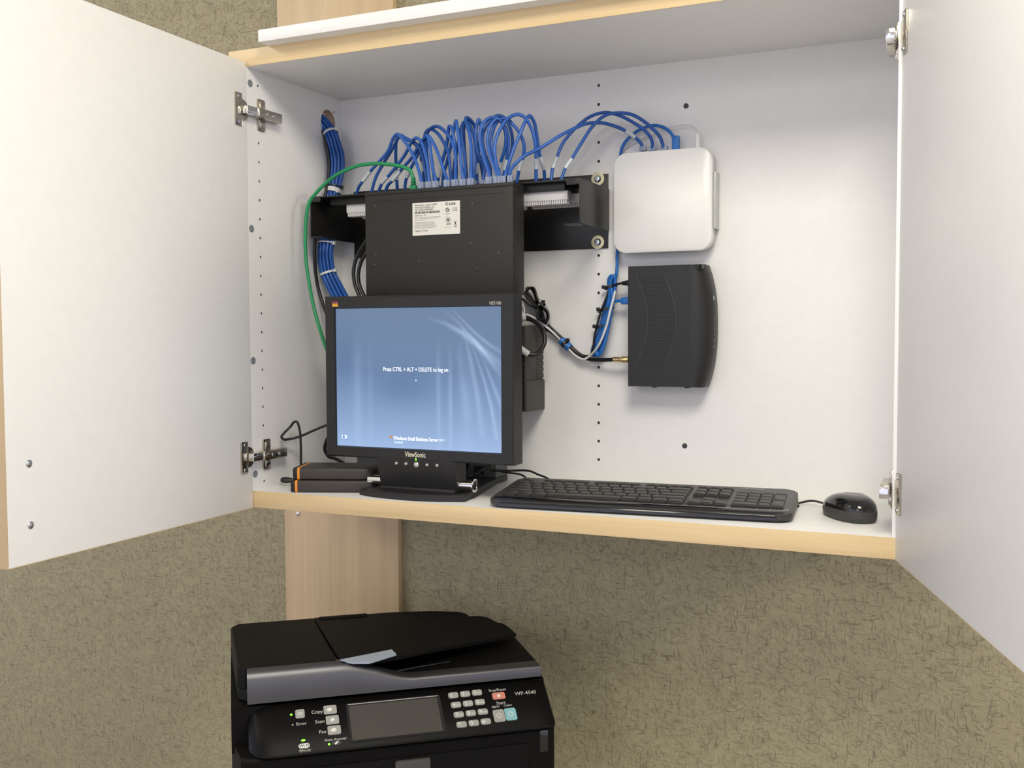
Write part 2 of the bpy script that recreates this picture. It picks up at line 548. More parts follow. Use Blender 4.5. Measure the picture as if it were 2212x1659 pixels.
pin_holes(pl, (-0.0108, 0.030, 0.0127), (1, 0, 0), 22)
pin_holes(pl, (-0.0108, 0.256, 0.6847), (1, 0, 0), 1)
pin_holes(pb, (0.521, D + 0.0108, 0.0459), (0, -1, 0), 21)
for y, z in ((0.009, 0.6845), (0.0063, 0.4427), (0.0050, 0.2209), (0.0055, 0.0282)):
    cp(MB().lathe([(0.0062, 0), (0.0062, 0.0006), (0.0050, 0.0011), (0.0022, 0.0011), (0.0018, 0.0006), (0, 0.0006)], (0, y, z), (1, 0, 0)), 'screw_cap', M['cap_grey'], pl)
for z in (0.6369, 0.0763):
    cp(MB().lathe([(0.0043, 0), (0.0043, 0.0008), (0.003, 0.0013), (0, 0.0013)], (0.673, D, z), (0, -1, 0)), 'screw_cap', M['cap_black'], pb)

# doors: modelled closed-direction along +x from the hinge, then swung
DZ0, DZ1, DL, DT = -T, 0.7165, 0.4915, 0.019


def door(hinge, ang, side):
    """side=+1: inner face toward local +y after swinging"""
    mx = Matrix.Translation(hinge) @ Matrix.Rotation(ang, 4, 'Z')
    b = MB().box(0, DL - 0.0012, 0, -side * DT, DZ0, DZ1, 0.0005, mx=mx)
    o = cp(b, 'door', M['melamine'])
    x = MB().box(DL - 0.0014, DL, 0, -side * DT, DZ0, DZ1, 0.0003, mx=mx)
    e = cp(x, 'edge_band', M['woodZ'], o); e['label'] = 'maple door edge'
    f = MB().box(0.0, DL - 0.0002, -side * DT, -side * (DT + 0.0008), DZ0, DZ1, mx=mx)
    e = cp(f, 'outer_face', M['woodZ'], o); e['label'] = 'maple outer door face'
    b2 = MB().box(0.0, DL - 0.0004, -side * 0.0002, -side * DT, DZ0 - 0.0008, DZ0, mx=mx)
    e = cp(b2, 'bottom_edge_band', M['woodX'], o); e['label'] = 'maple bottom edge of the door'
    return o, mx


ldoor, lmx = door((0.0, -0.0015, 0), math.radians(-90 + 1.2), 1)
rdoor, rmx = door((W + 0.0025, 0.0055, 0), math.radians(-90 + 17.3), -1)
for z in (0.1011, 0.0217):
    p = lmx @ Vector((0.456, 0, z)); nrm = (lmx.to_3x3() @ Vector((0, 1, 0)))
    cp(MB().lathe([(0.0048, 0), (0.0048, 0.0011), (0.003, 0.0024), (0.0012, 0.0025), (0.001, 0.0016), (0, 0.0016)], p, nrm), 'screw', M['steel'], ldoor)


def hinge(mx, wallx, sgn, z, label, tilt=0.0):
    """concealed hinge: cup plate on the door, arm, mounting plate on the side panel. mx = door frame"""
    n = mx.to_3x3() @ Vector((0, 1, 0)) * (1 if sgn > 0 else -1)
    q = mx @ Matrix.Translation((0.0215, 0, z)) @ Matrix.Diagonal((1, 1 if sgn > 0 else -1, 1, 1))
    a = MB()
    a.box(-0.0085, 0.010, 0, 0.0026, -0.0265, 0.0265, 0.0022, 2, mx=q)
    h = cp(a, 'hinge', M['nickel']); h['label'] = label
    cup = MB()
    pts = [(0.0175 * math.cos(math.radians(t)), 0.0175 * math.sin(math.radians(t))) for t in range(0, 360, 12)]
    cup.prism(pts, 0, 0.0021, mx=q @ Matrix.Translation((-0.008, 0, 0)) @ Matrix.Rotation(-PI / 2, 4, 'X'))
    cp(cup, 'hinge_cup', M['nickel'], h)
    for zz in (-0.021, 0.021):
        cp(MB().lathe([(0.0034, 0), (0.003, 0.0012), (0.001, 0.0013), (0, 0.0009)], q @ Vector((0.0, 0.0026, zz)), n, 12), 'screw', M['steel'], h)
    # mounting plate on the side panel
    x0 = wallx
    mp = MB().box(x0, x0 + sgn * 0.004, 0.0245, 0.0445, z - 0.0262, z + 0.0262, 0.003, 2)
    mp.box(x0 + sgn * 0.002, x0 + sgn * 0.0068, 0.028, 0.041, z - 0.022, z - 0.009, 0.002)
    mp.box(x0 + sgn * 0.002, x0 + sgn * 0.0068, 0.028, 0.041, z + 0.009, z + 0.022, 0.002)
    cp(mp, 'mounting_plate', M['nickel'], h)
    # arm
    ax = MB().box(x0 + sgn * 0.004, x0 + sgn * 0.0165, 0.012, 0.074, z - 0.0078, z + 0.0078, 0.0012)
    cp(ax, 'hinge_arm', M['nickel'], h)
    for yy in (0.034, 0.052):
        cp(MB().lathe([(0.0036, 0), (0.0032, 0.0012), (0.0012, 0.0012), (0.001, 0.0004), (0, 0.0004)], (x0 + sgn * 0.0165, yy, z), (sgn, 0, 0), 12), 'screw', M['steel'], h)
    lk = MB().box(x0 + sgn * 0.0035, x0 + sgn * 0.015, -0.016, 0.013, z - 0.0068, z + 0.0068, 0.001)
    cp(lk, 'hinge_link', M['chrome'], h)


for z in (0.636, 0.059):
    hinge(lmx, 0.0, 1, z, 'nickel hinge of the left door')
    hinge(rmx, W, -1, z, 'nickel hinge of the right door')

tag(MB().box(0.0452, 1.06, -0.0257, 0.255, H + T, H + T + 0.0195, 0.0008).build('shelf_board', M['melamine']),
    'loose white shelf board lying on top of the cabinet, overhanging its front', 'shelf')

# ================================================================== WALL BRACKET AND PATCH PANEL
br = thing('wall_bracket', 'black steel wall bracket with a wing at each end, carrying the patch panel', 'bracket', (0.2836, D, 0.409))
BX0, BX1, BZ0, BZ1 = 0.0286, 0.5390, 0.4095, 0.5355
MB().box(BX0, BX1, D - 0.003, D, BZ0, BZ1, 0.0006).build('back_plate', M['bracket_metal'], br, world=True)
for x in (BX0, BX1 + 0.0005):
    wv = MB().box(x, x + 0.002, 0.134, D - 0.003, 0.4385, 0.5095, 0.0006)
    sgn = 1 if x < 0.2 else -1
    wv.box(x, x + sgn * 0.026, 0.134, 0.156, 0.4365, 0.4388, 0.0004)
    wv.box(x, x + sgn * 0.022, 0.134, 0.136, 0.4995, 0.5095, 0.0004)
    wv.build('side_wing', M['bracket_metal'], br, world=True)
for z in (0.5276, 0.4202):
    p = (0.5209, D - 0.003, z)
    wsh = MB().lathe([(0.0115, 0), (0.0115, 0.0016), (0.0062, 0.0018), (0.0058, 0.0)], p, (0, -1, 0), 28).build('washer', M['brasszinc'], br, world=True)
    MB().lathe([(0.0058, 0.001), (0.0060, 0.003), (0.0040, 0.0052), (0.0016, 0.0054), (0.001, 0.003), (0, 0.003)], p, (0, -1, 0), 20).build('screw', M['steel'], wsh, world=True)

pp = thing('patch_bay', 'black patch panel lying across the wall bracket, white terminal blocks underneath', 'patch panel', (0.2836, 0.18, 0.508))
MB().box(BX0 + 0.0025, BX1 - 0.0005, 0.1365, 0.2255, 0.5068, 0.5092, 0.0005).build('panel_plate', M['black_metal'], pp, world=True)
hb = MB()
for y0 in (0.152, 0.190):
    hb.box(0.060, 0.508, y0, y0 + 0.026, 0.4945, 0.5068, 0.0006)
hb.build('jack_housing', M['black_plastic'], pp, world=True)
for y0, xs in ((0.158, (0.0895, 0.2010, 0.3125, 0.4100)), (0.196, (0.0950, 0.2070, 0.3180, 0.4290))):
    for x0 in xs:
        b = MB().box(x0, x0 + 0.1005, y0, y0 + 0.016, 0.4800, 0.4945, 0.0006)
        for k in range(25):
            xx = x0 + 0.002 + 0.00392 * k
            b.box(xx, xx + 0.0026, y0 + 0.001, y0 + 0.006, 0.4735, 0.4805, 0.0004, 1)
            b.box(xx, xx + 0.0026, y0 + 0.010, y0 + 0.015, 0.4735, 0.4805, 0.0004, 1)
        b.build('terminal_block', M['punch_white'], pp, world=True)
jk = MB()
for y0 in (0.160, 0.198):
    for k in range(24):
        x0 = 0.066 + 0.0186 * k
        jk.box(x0 - 0.007, x0 + 0.007, y0 - 0.007, y0 + 0.007, 0.5088, 0.5110, 0.0006, 1)
jk.build('port_row', M['black_plastic'], pp, world=True)

# ================================================================== NETWORK SWITCH
SX0, SX1, SY0, SY1, SZ0, SZ1 = 0.1728, 0.4457, 0.0878, 0.1318, 0.3265, 0.5030
sw = thing('network_switch', 'charcoal metal network switch hung upright, underside with white label facing out', 'network switch', ((SX0 + SX1) / 2, 0.11, SZ0))
hs = MB().box(SX0, SX1, SY0, SY1, SZ0, SZ1 - 0.006, 0.0012)
hs.build('housing', M['switch_metal'], sw, world=True)
MB().box(SX0 - 0.0006, SX1 + 0.0006, SY0 - 0.0006, SY1 + 0.0006, SZ1 - 0.0062, SZ1, 0.0008).build('front_bezel', M['switch_front'], sw, world=True)
gr = MB().box(SX0 + 0.006, SX1 - 0.012, SY0 - 0.0004, SY0, SZ1 - 0.0165, SZ1 - 0.0158)
gr.build('seam', M['black_metal'], sw, world=True)
vents = MB()
for i in range(6):
    for k in range(22):
        yy = SY0 + 0.006 + 0.0062 * i; zz = SZ0 + 0.022 + 0.0052 * k + (0.0026 if i % 2 else 0)
        if zz < 0.456:
            vents.box(SX1 - 0.0002, SX1 + 0.0004, yy - 0.0014, yy + 0.0014, zz - 0.0009, zz + 0.0009)
vents.build('side_vent', M['mid_grey'], sw, world=True)['label'] = 'perforated side vent'
# label: printed sheet with its lines
lb0 = at(891, 440, y=SY0); lb1 = at(994, 503, y=SY0)
LX0, LX1, LZ1, LZ0 = lb0.x, lb1.x, lb0.z + 0.0005, lb1.z - 0.001
LBW, LBH = LX1 - LX0, LZ1 - LZ0
lab = MB().box(LX0, LX1, SY0 - 0.0003, SY0 + 0.0002, LZ0, LZ1).build('rating_label', M['label_paper'], sw, world=True)
Fi = FRAME[sw.name].inverted()


def lt(s, u, v, size, m=M['ink'], al='LEFT', bold=0.0, sx=1.0):
    text(s, size, m, lab, Fi @ facing(LX0 + u * LBW, SY0 - 0.0004, LZ1 - v * LBH), align=al, bold=bold, sx=sx)


lt('Model No.: DGS-1024D', 0.05, 0.075, 0.0042)
lt('P/N: BGS1024DA...E1', 0.05, 0.15, 0.0042)
lt('S/N: DR8G1B8000062', 0.05, 0.22, 0.0038)
lt('H/W Ver.: E1', 0.05, 0.395, 0.0038)
lt('Made in China', 0.05, 0.86, 0.0042)
lt('D-Link', 0.70, 0.085, 0.0068, bold=0.00012)
lt('CE', 0.845, 0.265, 0.0078, sx=0.95)
lt('LISTED', 0.72, 0.70, 0.0026, bold=0.0001)
bars = MB(); x = LX0 + 0.05 * LBW
while x < LX0 + 0.58 * LBW:
    ww = random.choice((0.0003, 0.0005, 0.0008))
    bars.box(x, x + ww, SY0 - 0.0005, SY0 - 0.0003, LZ1 - 0.335 * LBH, LZ1 - 0.265 * LBH); x += ww + random.choice((0.0003, 0.0005, 0.0007))
bars.build('barcode', M['ink'], lab, world=True, smooth=0)
fine = MB()
for v, u1 in ((0.45, .60), (0.485, .54), (0.53, .28), (0.60, .46), (0.635, .47), (0.67, .49), (0.705, .50), (0.74, .53), (0.775, .44), (0.335, .0)):
    u = 0.05
    while u < u1:
        du = random.uniform(0.015, 0.05)
        fine.box(LX0 + u * LBW, LX0 + min(u + du, u1) * LBW, SY0 - 0.0005, SY0 - 0.0003, LZ1 - (v + .011) * LBH, LZ1 - (v - .008) * LBH); u += du + 0.008
for u0, u1, v in ((.68, .81, .375), (.72, .76, .41), (.68, .81, .79)):
    fine.box(LX0 + u0 * LBW, LX0 + u1 * LBW, SY0 - 0.0005, SY0 - 0.0003, LZ1 - (v + .009) * LBH, LZ1 - (v - .007) * LBH)
fine.build('fine_print', M['ink_soft'], lab, world=True, smooth=0)
mk = MB()


def ringmark(u, v, r0, r1, a0=0, a1=360):
    cx, cz = LX0 + u * LBW, LZ1 - v * LBH
    n = 26
    for i in range(n):
        t0 = math.radians(a0 + (a1 - a0) * i / n); t1 = math.radians(a0 + (a1 - a0) * (i + 1) / n)
        q = [(cx + r * math.cos(t), SY0 - 0.0005, cz + r * math.sin(t)) for r, t in ((r0, t0), (r1, t0), (r1, t1), (r0, t1))]
        mk.bm.faces.new([mk.bm.verts.new(p) for p in q])


ringmark(0.745, 0.265, 0.0022, 0.0036, 60, 380)      # tick-in-C compliance mark
mk.box(LX0 + .735 * LBW, LX0 + .785 * LBW, SY0 - 0.0006, SY0 - 0.0004, LZ1 - .262 * LBH, LZ1 - .238 * LBH)
ringmark(0.755, 0.565, 0.0040, 0.0046)               # round safety mark
mk.box(LX0 + .735 * LBW, LX0 + .775 * LBW, SY0 - 0.0006, SY0 - 0.0004, LZ1 - .60 * LBH, LZ1 - .53 * LBH)
for a in (-1, 1):
    mk.box(-0.0005, 0.0005, -0.0001, 0.0001, -0.0038, 0.0038, mx=Matrix.Translation((LX0 + .905 * LBW, SY0 - 0.0005, LZ1 - .68 * LBH)) @ Matrix.Rotation(a * 0.5, 4, 'Y'))
mk.box(LX0 + .88 * LBW, LX0 + .935 * LBW, SY0 - 0.0006, SY0 - 0.0004, LZ1 - .785 * LBH, LZ1 - .765 * LBH)
mk.build('compliance_marks', M['ink'], lab, world=True, smooth=0)
scuffs = MB()
for px, py in ((1020, 439), (810, 445), (1077, 546), (905, 564), (1031, 580), (809, 572), (812, 549), (1017, 525)):
    p = at(px, py, y=SY0)
    scuffs.box(p.x - 0.0008, p.x + 0.0008, SY0 - 0.0003, SY0, p.z - 0.0007, p.z + 0.0007)
scuffs.build('paint_chips', M['cap_grey'], sw, world=True)

# ================================================================== PATCH CABLES
CR_ = 0.0029


def clear_plug(p, parent, up=1.0):
    b = MB().box(p.x - 0.0056, p.x + 0.0056, p.y - 0.0038, p.y + 0.0038, p.z - 0.004, p.z + 0.0095, 0.0007)
    b.box(p.x - 0.0020, p.x + 0.0020, p.y - 0.0062, p.y - 0.0046, p.z - 0.002, p.z + 0.009, 0.0003)
    o = b.build('plug', M['clear_plug'], parent, world=True); o['label'] = 'clear plastic plug'
    return o


def patch_cable(label, pts, y0, y1, sleeve=None, plug=True, tail=None, r=CR_, group='blue patch cables'):
    """pts run from the switch plug to the far end; sleeve = (a, b) photo points of the pale wrap-round label"""
    P = path(pts, y0, y1)
    if plug:
        P[0] = Vector((P[0].x, y0, SZ1 + 0.002))
        P.insert(1, P[0] + Vector((0, 0, 0.010)))
    if tail == 'panel':
        P[-1] = Vector((P[-1].x, y1, 0.5100))
    root = thing('patch_cable', label, 'network cable', tuple(P[0]), 0, group)
    MB().tube(P, r, 8, 5).build('cord', M['blue_cable'], root, world=True, smooth=60)
    if plug:
        clear_plug(P[0], root)
    if sleeve:
        C = catmull(P, 5)
        def proj(v):
            d = v - CAM; dz = d.dot(CF)
            return 1106 + FPX * d.dot(CR) / dz, 829.5 - FPX * d.dot(CU) / dz
        Q = [proj(v) for v in C]
        half = len(C) // 2
        rng = range(half, len(C)) if True else range(len(C))
        i0 = min(rng, key=lambda i: (Q[i][0] - sleeve[0][0]) ** 2 + (Q[i][1] - sleeve[0][1]) ** 2)
        i1 = min(rng, key=lambda i: (Q[i][0] - sleeve[1][0]) ** 2 + (Q[i][1] - sleeve[1][1]) ** 2)
        i0, i1 = min(i0, i1), max(i0, i1)
        if i1 - i0 < 2:
            i1 = min(i0 + 2, len(C) - 1)
        o = MB().tube(C[i0:i1 + 1], r * 1.2, 8, smooth=False).build('label_sleeve', M['sleeve'], root, world=True, smooth=60)
        o['label'] = 'pale wrap-round label'
    return root


YF, YR, PA, PB = 0.0975, 0.1195, 0.160, 0.198
CABLES = [
 ('blue patch cable ending leftmost of all on the patch panel, pale label on its bend',
  [(910, 398), (904, 366), (893, 337), (880, 314), (867, 297), (858, 290), (849, 299), (839, 325), (822, 346), (800, 370), (784, 391), (775, 404), (769, 416)], YF, PA, ((800, 370), (783, 392))),
 ('blue patch cable ending just right of the leftmost one, no label showing',
  [(922, 397), (917, 358), (911, 330), (898, 310), (880, 302), (864, 292), (857, 304), (846, 324), (830, 350), (811, 385), (801, 412)], YR, PA, None),
 ('blue patch cable dropping straight down from the left peak, pale label above the switch edge',
  [(929, 396), (920, 350), (909, 326), (890, 306), (868, 296), (857, 300), (855, 320), (855, 345), (856, 366), (857, 388), (859, 408)], YR, PB, ((856, 368), (857, 388))),
 ('blue patch cable over the second small hump, slanting left to a pale label',
  [(927, 396), (924, 360), (918, 330), (910, 307), (899, 298), (889, 307), (876, 332), (859, 356), (841, 378), (825, 396), (816, 412)], YF, PA, ((839, 380), (826, 395))),
 ('blue patch cable slanting low behind the green cable to a pale label left of centre',
  [(941, 395), (936, 370), (931, 340), (928, 310), (922, 294), (914, 302), (904, 316), (889, 341), (869, 364), (848, 390), (838, 400), (831, 411)], YF, PA, ((866, 367), (849, 389))),
 ('blue patch cable ending beside the green plug, short pale label just above',
  [(939, 393), (933, 350), (927, 312), (919, 297), (911, 315), (902, 334), (891, 356), (883, 372), (879, 383), (876, 393), (874, 408)], YR, PA, ((884, 369), (879, 384))),
 ('blue patch cable behind the green plug with a ragged pale label',
  [(966, 394), (961, 375), (948, 337), (937, 311), (924, 293), (915, 300), (911, 322), (910, 344), (912, 352), (914, 366), (915, 378), (915, 400)], YF, PA, ((911, 346), (914, 368))),
 ('blue patch cable of the lower twin arch left of the dense bunch',
  [(975, 393), (973, 375), (969, 334), (958, 307), (943, 286), (928, 279), (919, 288), (916, 312), (917, 350), (919, 395)], YR, PB, None),
 ('blue patch cable of the upper twin arch left of the dense bunch',
  [(984, 391), (984, 372), (984, 338), (976, 305), (961, 284), (945, 273), (931, 277), (922, 290), (921, 325), (925, 365), (928, 395)], YF, PB, None),
 ('blue patch cable with a pale slanting label at the left foot of the dense bunch',
  [(985, 391), (986, 366), (982, 310), (975, 276), (970, 273), (968, 290), (963, 322), (957, 343), (952, 362), (947, 383), (944, 400)], YR, PA, ((954, 356), (948, 381))),
 ('blue patch cable with a sharp narrow peak, first of the dense bunch',
  [(1000, 389), (996, 352), (992, 311), (988, 276), (985, 261), (981, 278), (973, 318), (965, 352), (958, 376), (956, 396)], YF, PA, None),
 ('blue patch cable bending back at a dark rounded peak, second in the dense bunch',
  [(1003, 389), (1005, 366), (1003, 334), (997, 296), (999, 270), (1002, 264), (995, 280), (987, 325), (981, 360), (978, 396)], YR, PB, None),
 ('blue patch cable with the tall pale-topped peak at the middle of the dense bunch',
  [(1017, 388), (1018, 350), (1018, 318), (1013, 285), (1006, 262), (1008, 254), (1018, 261), (1027, 277), (1030, 318), (1040, 360), (1048, 394)], YF, PB, None),
 ('blue patch cable standing nearly straight right of the tall middle peak',
  [(1022, 387), (1025, 366), (1027, 324), (1022, 290), (1011, 263), (1003, 268), (1002, 300), (1005, 345), (1007, 370), (1008, 396)], YR, PB, None),
 ('blue patch cable with a small hooked peak and pale label near mid bunch',
  [(1044, 384), (1047, 358), (1034, 334), (1028, 310), (1028, 285), (1034, 258), (1039, 272), (1036, 310), (1032, 342), (1031, 366), (1030, 376), (1030, 396)], YR, PA, ((1033, 352), (1031, 374))),
 ('blue patch cable forming the left side of the big round loop',
  [(1057, 383), (1052, 361), (1043, 334), (1037, 305), (1038, 280), (1046, 263), (1062, 254), (1080, 259), (1092, 275), (1098, 301), (1096, 334), (1091, 360), (1087, 392)], YF, PA, ((1095, 346), (1089, 370))),
 ('blue patch cable making the topmost arc of the big round loop',
  [(1059, 382), (1059, 364), (1046, 326), (1043, 293), (1053, 268), (1074, 250), (1091, 256), (1104, 283), (1107, 311), (1103, 338), (1097, 362), (1093, 392)], YR, PB, ((1099, 352), (1095, 374))),
 ('blue patch cable making the inner right side of the big round loop',
  [(1074, 382), (1067, 358), (1056, 326), (1053, 298), (1060, 271), (1075, 256), (1086, 269), (1093, 293), (1090, 324), (1083, 346), (1078, 362), (1071, 394)], YF, PA, ((1083, 348), (1079, 362))),
 ('blue patch cable in a high arch ending at a straight upright pale label',
  [(1080, 381), (1074, 360), (1069, 334), (1070, 305), (1079, 282), (1096, 257), (1118, 247), (1134, 254), (1147, 275), (1156, 308), (1158, 337), (1158, 365), (1158, 390)], YF, PA, ((1158, 340), (1158, 366))),
 ('blue patch cable crossing in front to the sharp right peak, slanted pale label below',
  [(1092, 380), (1098, 358), (1108, 326), (1123, 290), (1135, 262), (1144, 250), (1154, 264), (1160, 296), (1165, 330), (1170, 350), (1175, 366), (1177, 388)], YF, PB, ((1167, 340), (1175, 366))),
 ('blue patch cable curving down beside the switch corner, faint label just above its end',
  [(1079, 382), (1067, 340), (1061, 300), (1075, 262), (1093, 256), (1110, 271), (1124, 290), (1132, 313), (1131, 335), (1126, 350), (1121, 368), (1116, 391)], YR, PA, ((1128, 345), (1121, 368))),
]
for lab_, pts, y0, y1, slv in CABLES:
    patch_cable(lab_, pts, y0, y1, slv, tail='panel')

# cables to the white router
YRT = 0.262
patch_cable('blue patch cable sweeping low from the switch corner to the white router',
            [(1101, 379, .0975), (1104, 366, .0975), (1114, 353, .10), (1134, 336, .11), (1165, 321, .13), (1205, 296, .15), (1246, 275, .18), (1268, 267, .20), (1295, 265, .215),
             (1320, 270, .23), (1346, 280, .24), (1372, 297, .25), (1385, 311, .256), (1389, 326, .258)], 0.0975, 0.258, ((1352, 283), (1373, 298)), group='blue cables to the white router')
for l_, pts, y0, slv in (
    ('blue cable arching from the patch panel to the router, first of two high arches',
     [(1410, 326), (1408, 303), (1395, 284), (1370, 266), (1339, 250), (1308, 243), (1277, 251), (1246, 274), (1216, 309), (1203, 340), (1194, 364), (1190, 390)], 0.258, ((1203, 340), (1194, 364))),
    ('blue cable arching from the patch panel to the router, ending second from its corner plug',
     [(1435, 325), (1426, 297), (1412, 280), (1391, 262), (1366, 248), (1339, 244), (1308, 249), (1281, 272), (1256, 309), (1235, 343), (1221, 364), (1210, 388)], 0.258, ((1235, 343), (1221, 364)))):
    patch_cable(l_, pts, y0, 0.18, slv, plug=False, tail='panel', group='blue cables to the white router')
lp = MB()
for px in (1389, 1410, 1435):
    q = at(px, 321, y=0.258)
    lp.box(q.x - 0.0056, q.x + 0.0056, 0.254, 0.262, q.z - 0.004, q.z + 0.0035, 0.0006)

# green cable
P = path([(893, 399, .105), (893, 385, .105), (896, 381, .105), (888, 371, .105), (877, 363, .105), (854, 357, .105), (828, 354, .105), (799, 354, .105), (773, 358, .105), (746, 368, .105), (722, 381, .105),
          (698, 401, .105), (681, 419, .105), (670, 434, .105), (663, 458, .105), (659.5, 506, .105), (661, 562, .105), (667.7, 611, .105), (677, 660, .105), (690, 708, .10), (703, 748, .09), (725, 800, .085)], 0.105)
P[0] = Vector((P[0].x, 0.105, SZ1 + 0.002)); P[1] = Vector((P[0].x, 0.105, SZ1 + 0.012)); P.pop(2)
gc = thing('patch_cable', 'green network cable looping left from the switch and down behind the monitor', 'network cable', tuple(P[0]))
MB().tube(P, 0.0031, 8, 5).build('cord', M['green_cable'], gc, world=True, smooth=60)
bt = MB().box(P[0].x - 0.006, P[0].x + 0.006, 0.101, 0.109, SZ1 - 0.003, SZ1 + 0.008, 0.001)
for k in range(6):
    bt.lathe([(0.0036, 0), (0.0052 - 0.0003 * k, 0.0006), (0.0052 - 0.0003 * k, 0.0014), (0.0034, 0.002)], P[0] + Vector((0, 0, 0.005 + 0.0026 * k)), (0, 0, 1), 12)
bt.build('plug_boot', M['green_cable'], gc, world=True)

# blue trunk bundle through the round hole
trunk = [(-0.080, 0.196, 0.722), (-0.045, 0.210, 0.698), (-0.016, 0.224, 0.668), (0.006, 0.2285, 0.644)]
trunk = [Vector(p) for p in trunk] + [at(719, 304, y=.226), at(727, 334, y=.236), at(728, 366, y=.237), at(724, 391, y=.232), at(719, 418, y=.226), at(711, 470, y=.212),
                                      at(705, 526, y=.2), at(703, 552, y=.197), at(709, 590, y=.2), at(722, 618, y=.2), at(738, 648, y=.195), at(760, 690, y=.19), at(775, 760, y=.19)]
TC = catmull(trunk, 6)
offs = [(0.0110 * math.cos(2 * PI * k / 11 + .2), 0.0110 * math.sin(2 * PI * k / 11 + .2)) for k in range(11)] + [(0.0051 * math.cos(2 * PI * k / 5), 0.0051 * math.sin(2 * PI * k / 5)) for k in range(5)]
for k, (a, b) in enumerate(offs):
    pts = []
    for i, p in enumerate(TC[::3]):
        f = i / (len(TC[::3]) - 1)
        tw = 0.25 * math.sin(3 * f)
        s_ = 1.0 if f < .3 else 1.07 + 0.06 * math.sin(9 * f)
        ca, sa = math.cos(tw), math.sin(tw)
        a2, b2 = (a * ca - b * sa) * s_, (a * sa + b * ca) * s_
        tg = (TC[min(3 * i + 1, len(TC) - 1)] - TC[max(3 * i - 1, 0)]).normalized()
        e1 = Vector((0, 1, 0)); e1 = (e1 - tg * e1.dot(tg)).normalized(); e2 = tg.cross(e1)
        pts.append(p + e1 * b2 + e2 * a2)
    tag(MB().tube(pts, 0.0027, 7, 3).build('network_cable', M['blue_cable'], smooth=60),
        'blue network cable strapped in the thick bundle coming in through the round hole', 'network cable', 'blue cables in the trunk bundle')
P = [Vector((-0.080, 0.182, 0.712)), Vector((-0.045, 0.198, 0.688)), Vector((-0.016, 0.2165, 0.655)), Vector((0.001, 0.2165, 0.640))] + \
    path([(706, 318, .2175), (710.5, 350, .222), (709.5, 383, .2195), (703, 418, .209), (690, 470, .194), (680.5, 520, .177), (680, 560, .177), (685, 610, .188), (697, 655, .19), (712, 700, .18), (725, 780, .18)], .2)
tag(MB().tube(P, 0.0031, 8, 5).build('coaxial_cable', M['black_cable'], smooth=60), 'black cable running down the left edge of the blue trunk bundle', 'cable')


def tie(center, axis, rx, ry, rt, m, label, group=None, name='cable_tie', head=True, hv=None):
    ax = Vector(axis).normalized()
    e1 = Vector((0, 1, 0)); e1 = (e1 - ax * e1.dot(ax)).normalized(); e2 = ax.cross(e1)
    n = 24
    b = MB()
    rg = []
    for i in range(n + 1):
        t = 2 * PI * i / n
        d = e2 * (rx * math.cos(t)) + e1 * (ry * math.sin(t))
        u = d.normalized()
        rg.append([center + d + ax * rt, center + d + u * 0.0012 + ax * rt, center + d + u * 0.0012 - ax * rt, center + d - ax * rt])
    b.rings(rg, cap=False)
    if head:
        hv = Vector(hv) if hv else e2
        c = center + hv * (rx + 0.001)
        b.box(-0.003, 0.003, -0.0025, 0.0025, -0.003, 0.003, 0.0006, mx=Matrix.Translation(c))
    return tag(b.build(name, m, smooth=50), label, 'cable tie', group)


def tdir(i):
    return (TC[i + 1] - TC[i - 1]).normalized()


i = min(range(len(TC)), key=lambda k: (TC[k] - at(716, 286, y=.226)).length)
tie(TC[i], tdir(i), 0.0142, 0.0142, 0.0021, M['tie_white'], 'white cable tie round the blue bundle just below the round hole')
i = min(range(len(TC)), key=lambda k: (TC[k] - at(718, 411, y=.226)).length)
tie(TC[i], tdir(i), 0.0146, 0.0146, 0.0042, M['tie_white'], 'white strap with knob on the blue bundle just above the bracket', name='cable_strap', hv=(0.9, -0.45, -0.1))
i = min(range(len(TC)), key=lambda k: (TC[k] - at(721, 404, y=.228)).length)
tie(TC[i] + Vector((-.003, 0, 0)), tdir(i), 0.0185, 0.0165, 0.0011, M['tie_black'], 'black cable tie holding black and blue cables above the bracket')
i = min(range(len(TC)), key=lambda k: (TC[k] - at(704, 524, y=.2)).length)
tie(TC[i], tdir(i), 0.0148, 0.0148, 0.0012, M['tie_white'], 'thin pale cable tie on the blue bundle just under the bracket wing')
i = min(range(len(TC)), key=lambda k: (TC[k] - at(709, 588, y=.2)).length)
tie(TC[i], tdir(i), 0.0150, 0.0150, 0.0020, M['tie_white'], 'white cable tie round the blue bundle above the monitor corner')

# two black power cords left of the switch
for l_, pts in (('black power cord emerging left of the switch, outer of the pair', [(800, 505, .15), (786, 528, .15), (772, 552, .15), (764, 582, .15), (766, 612, .15), (777, 642, .15), (790, 690, .14)]),
                ('black power cord emerging left of the switch, inner of the pair', [(806, 520, .145), (791, 545, .145), (780, 566, .145), (774, 592, .145), (777, 618, .145), (790, 648, .145), (800, 690, .14)])):
    tag(MB().tube(path(pts, .15), 0.0034, 8, 5).build('power_cable', M['black_cable'], smooth=60), l_, 'cable')

# ================================================================== WHITE ROUTER
RT = thing('wireless_router', 'white square wireless router with rounded corners mounted on the back panel', 'router', (0.643, D, 0.395))
RW, RH = 0.1655, 0.1655
rc = ((0.5585 + 0.7255) / 2, (0.5640 + 0.3952) / 2)
poly = rrect(RW, RH, 0.022, 8)


def zr(pts, y, k=1.0):
    return [(rc[0] + x * k, y, rc[1] + z * k) for x, z in pts]


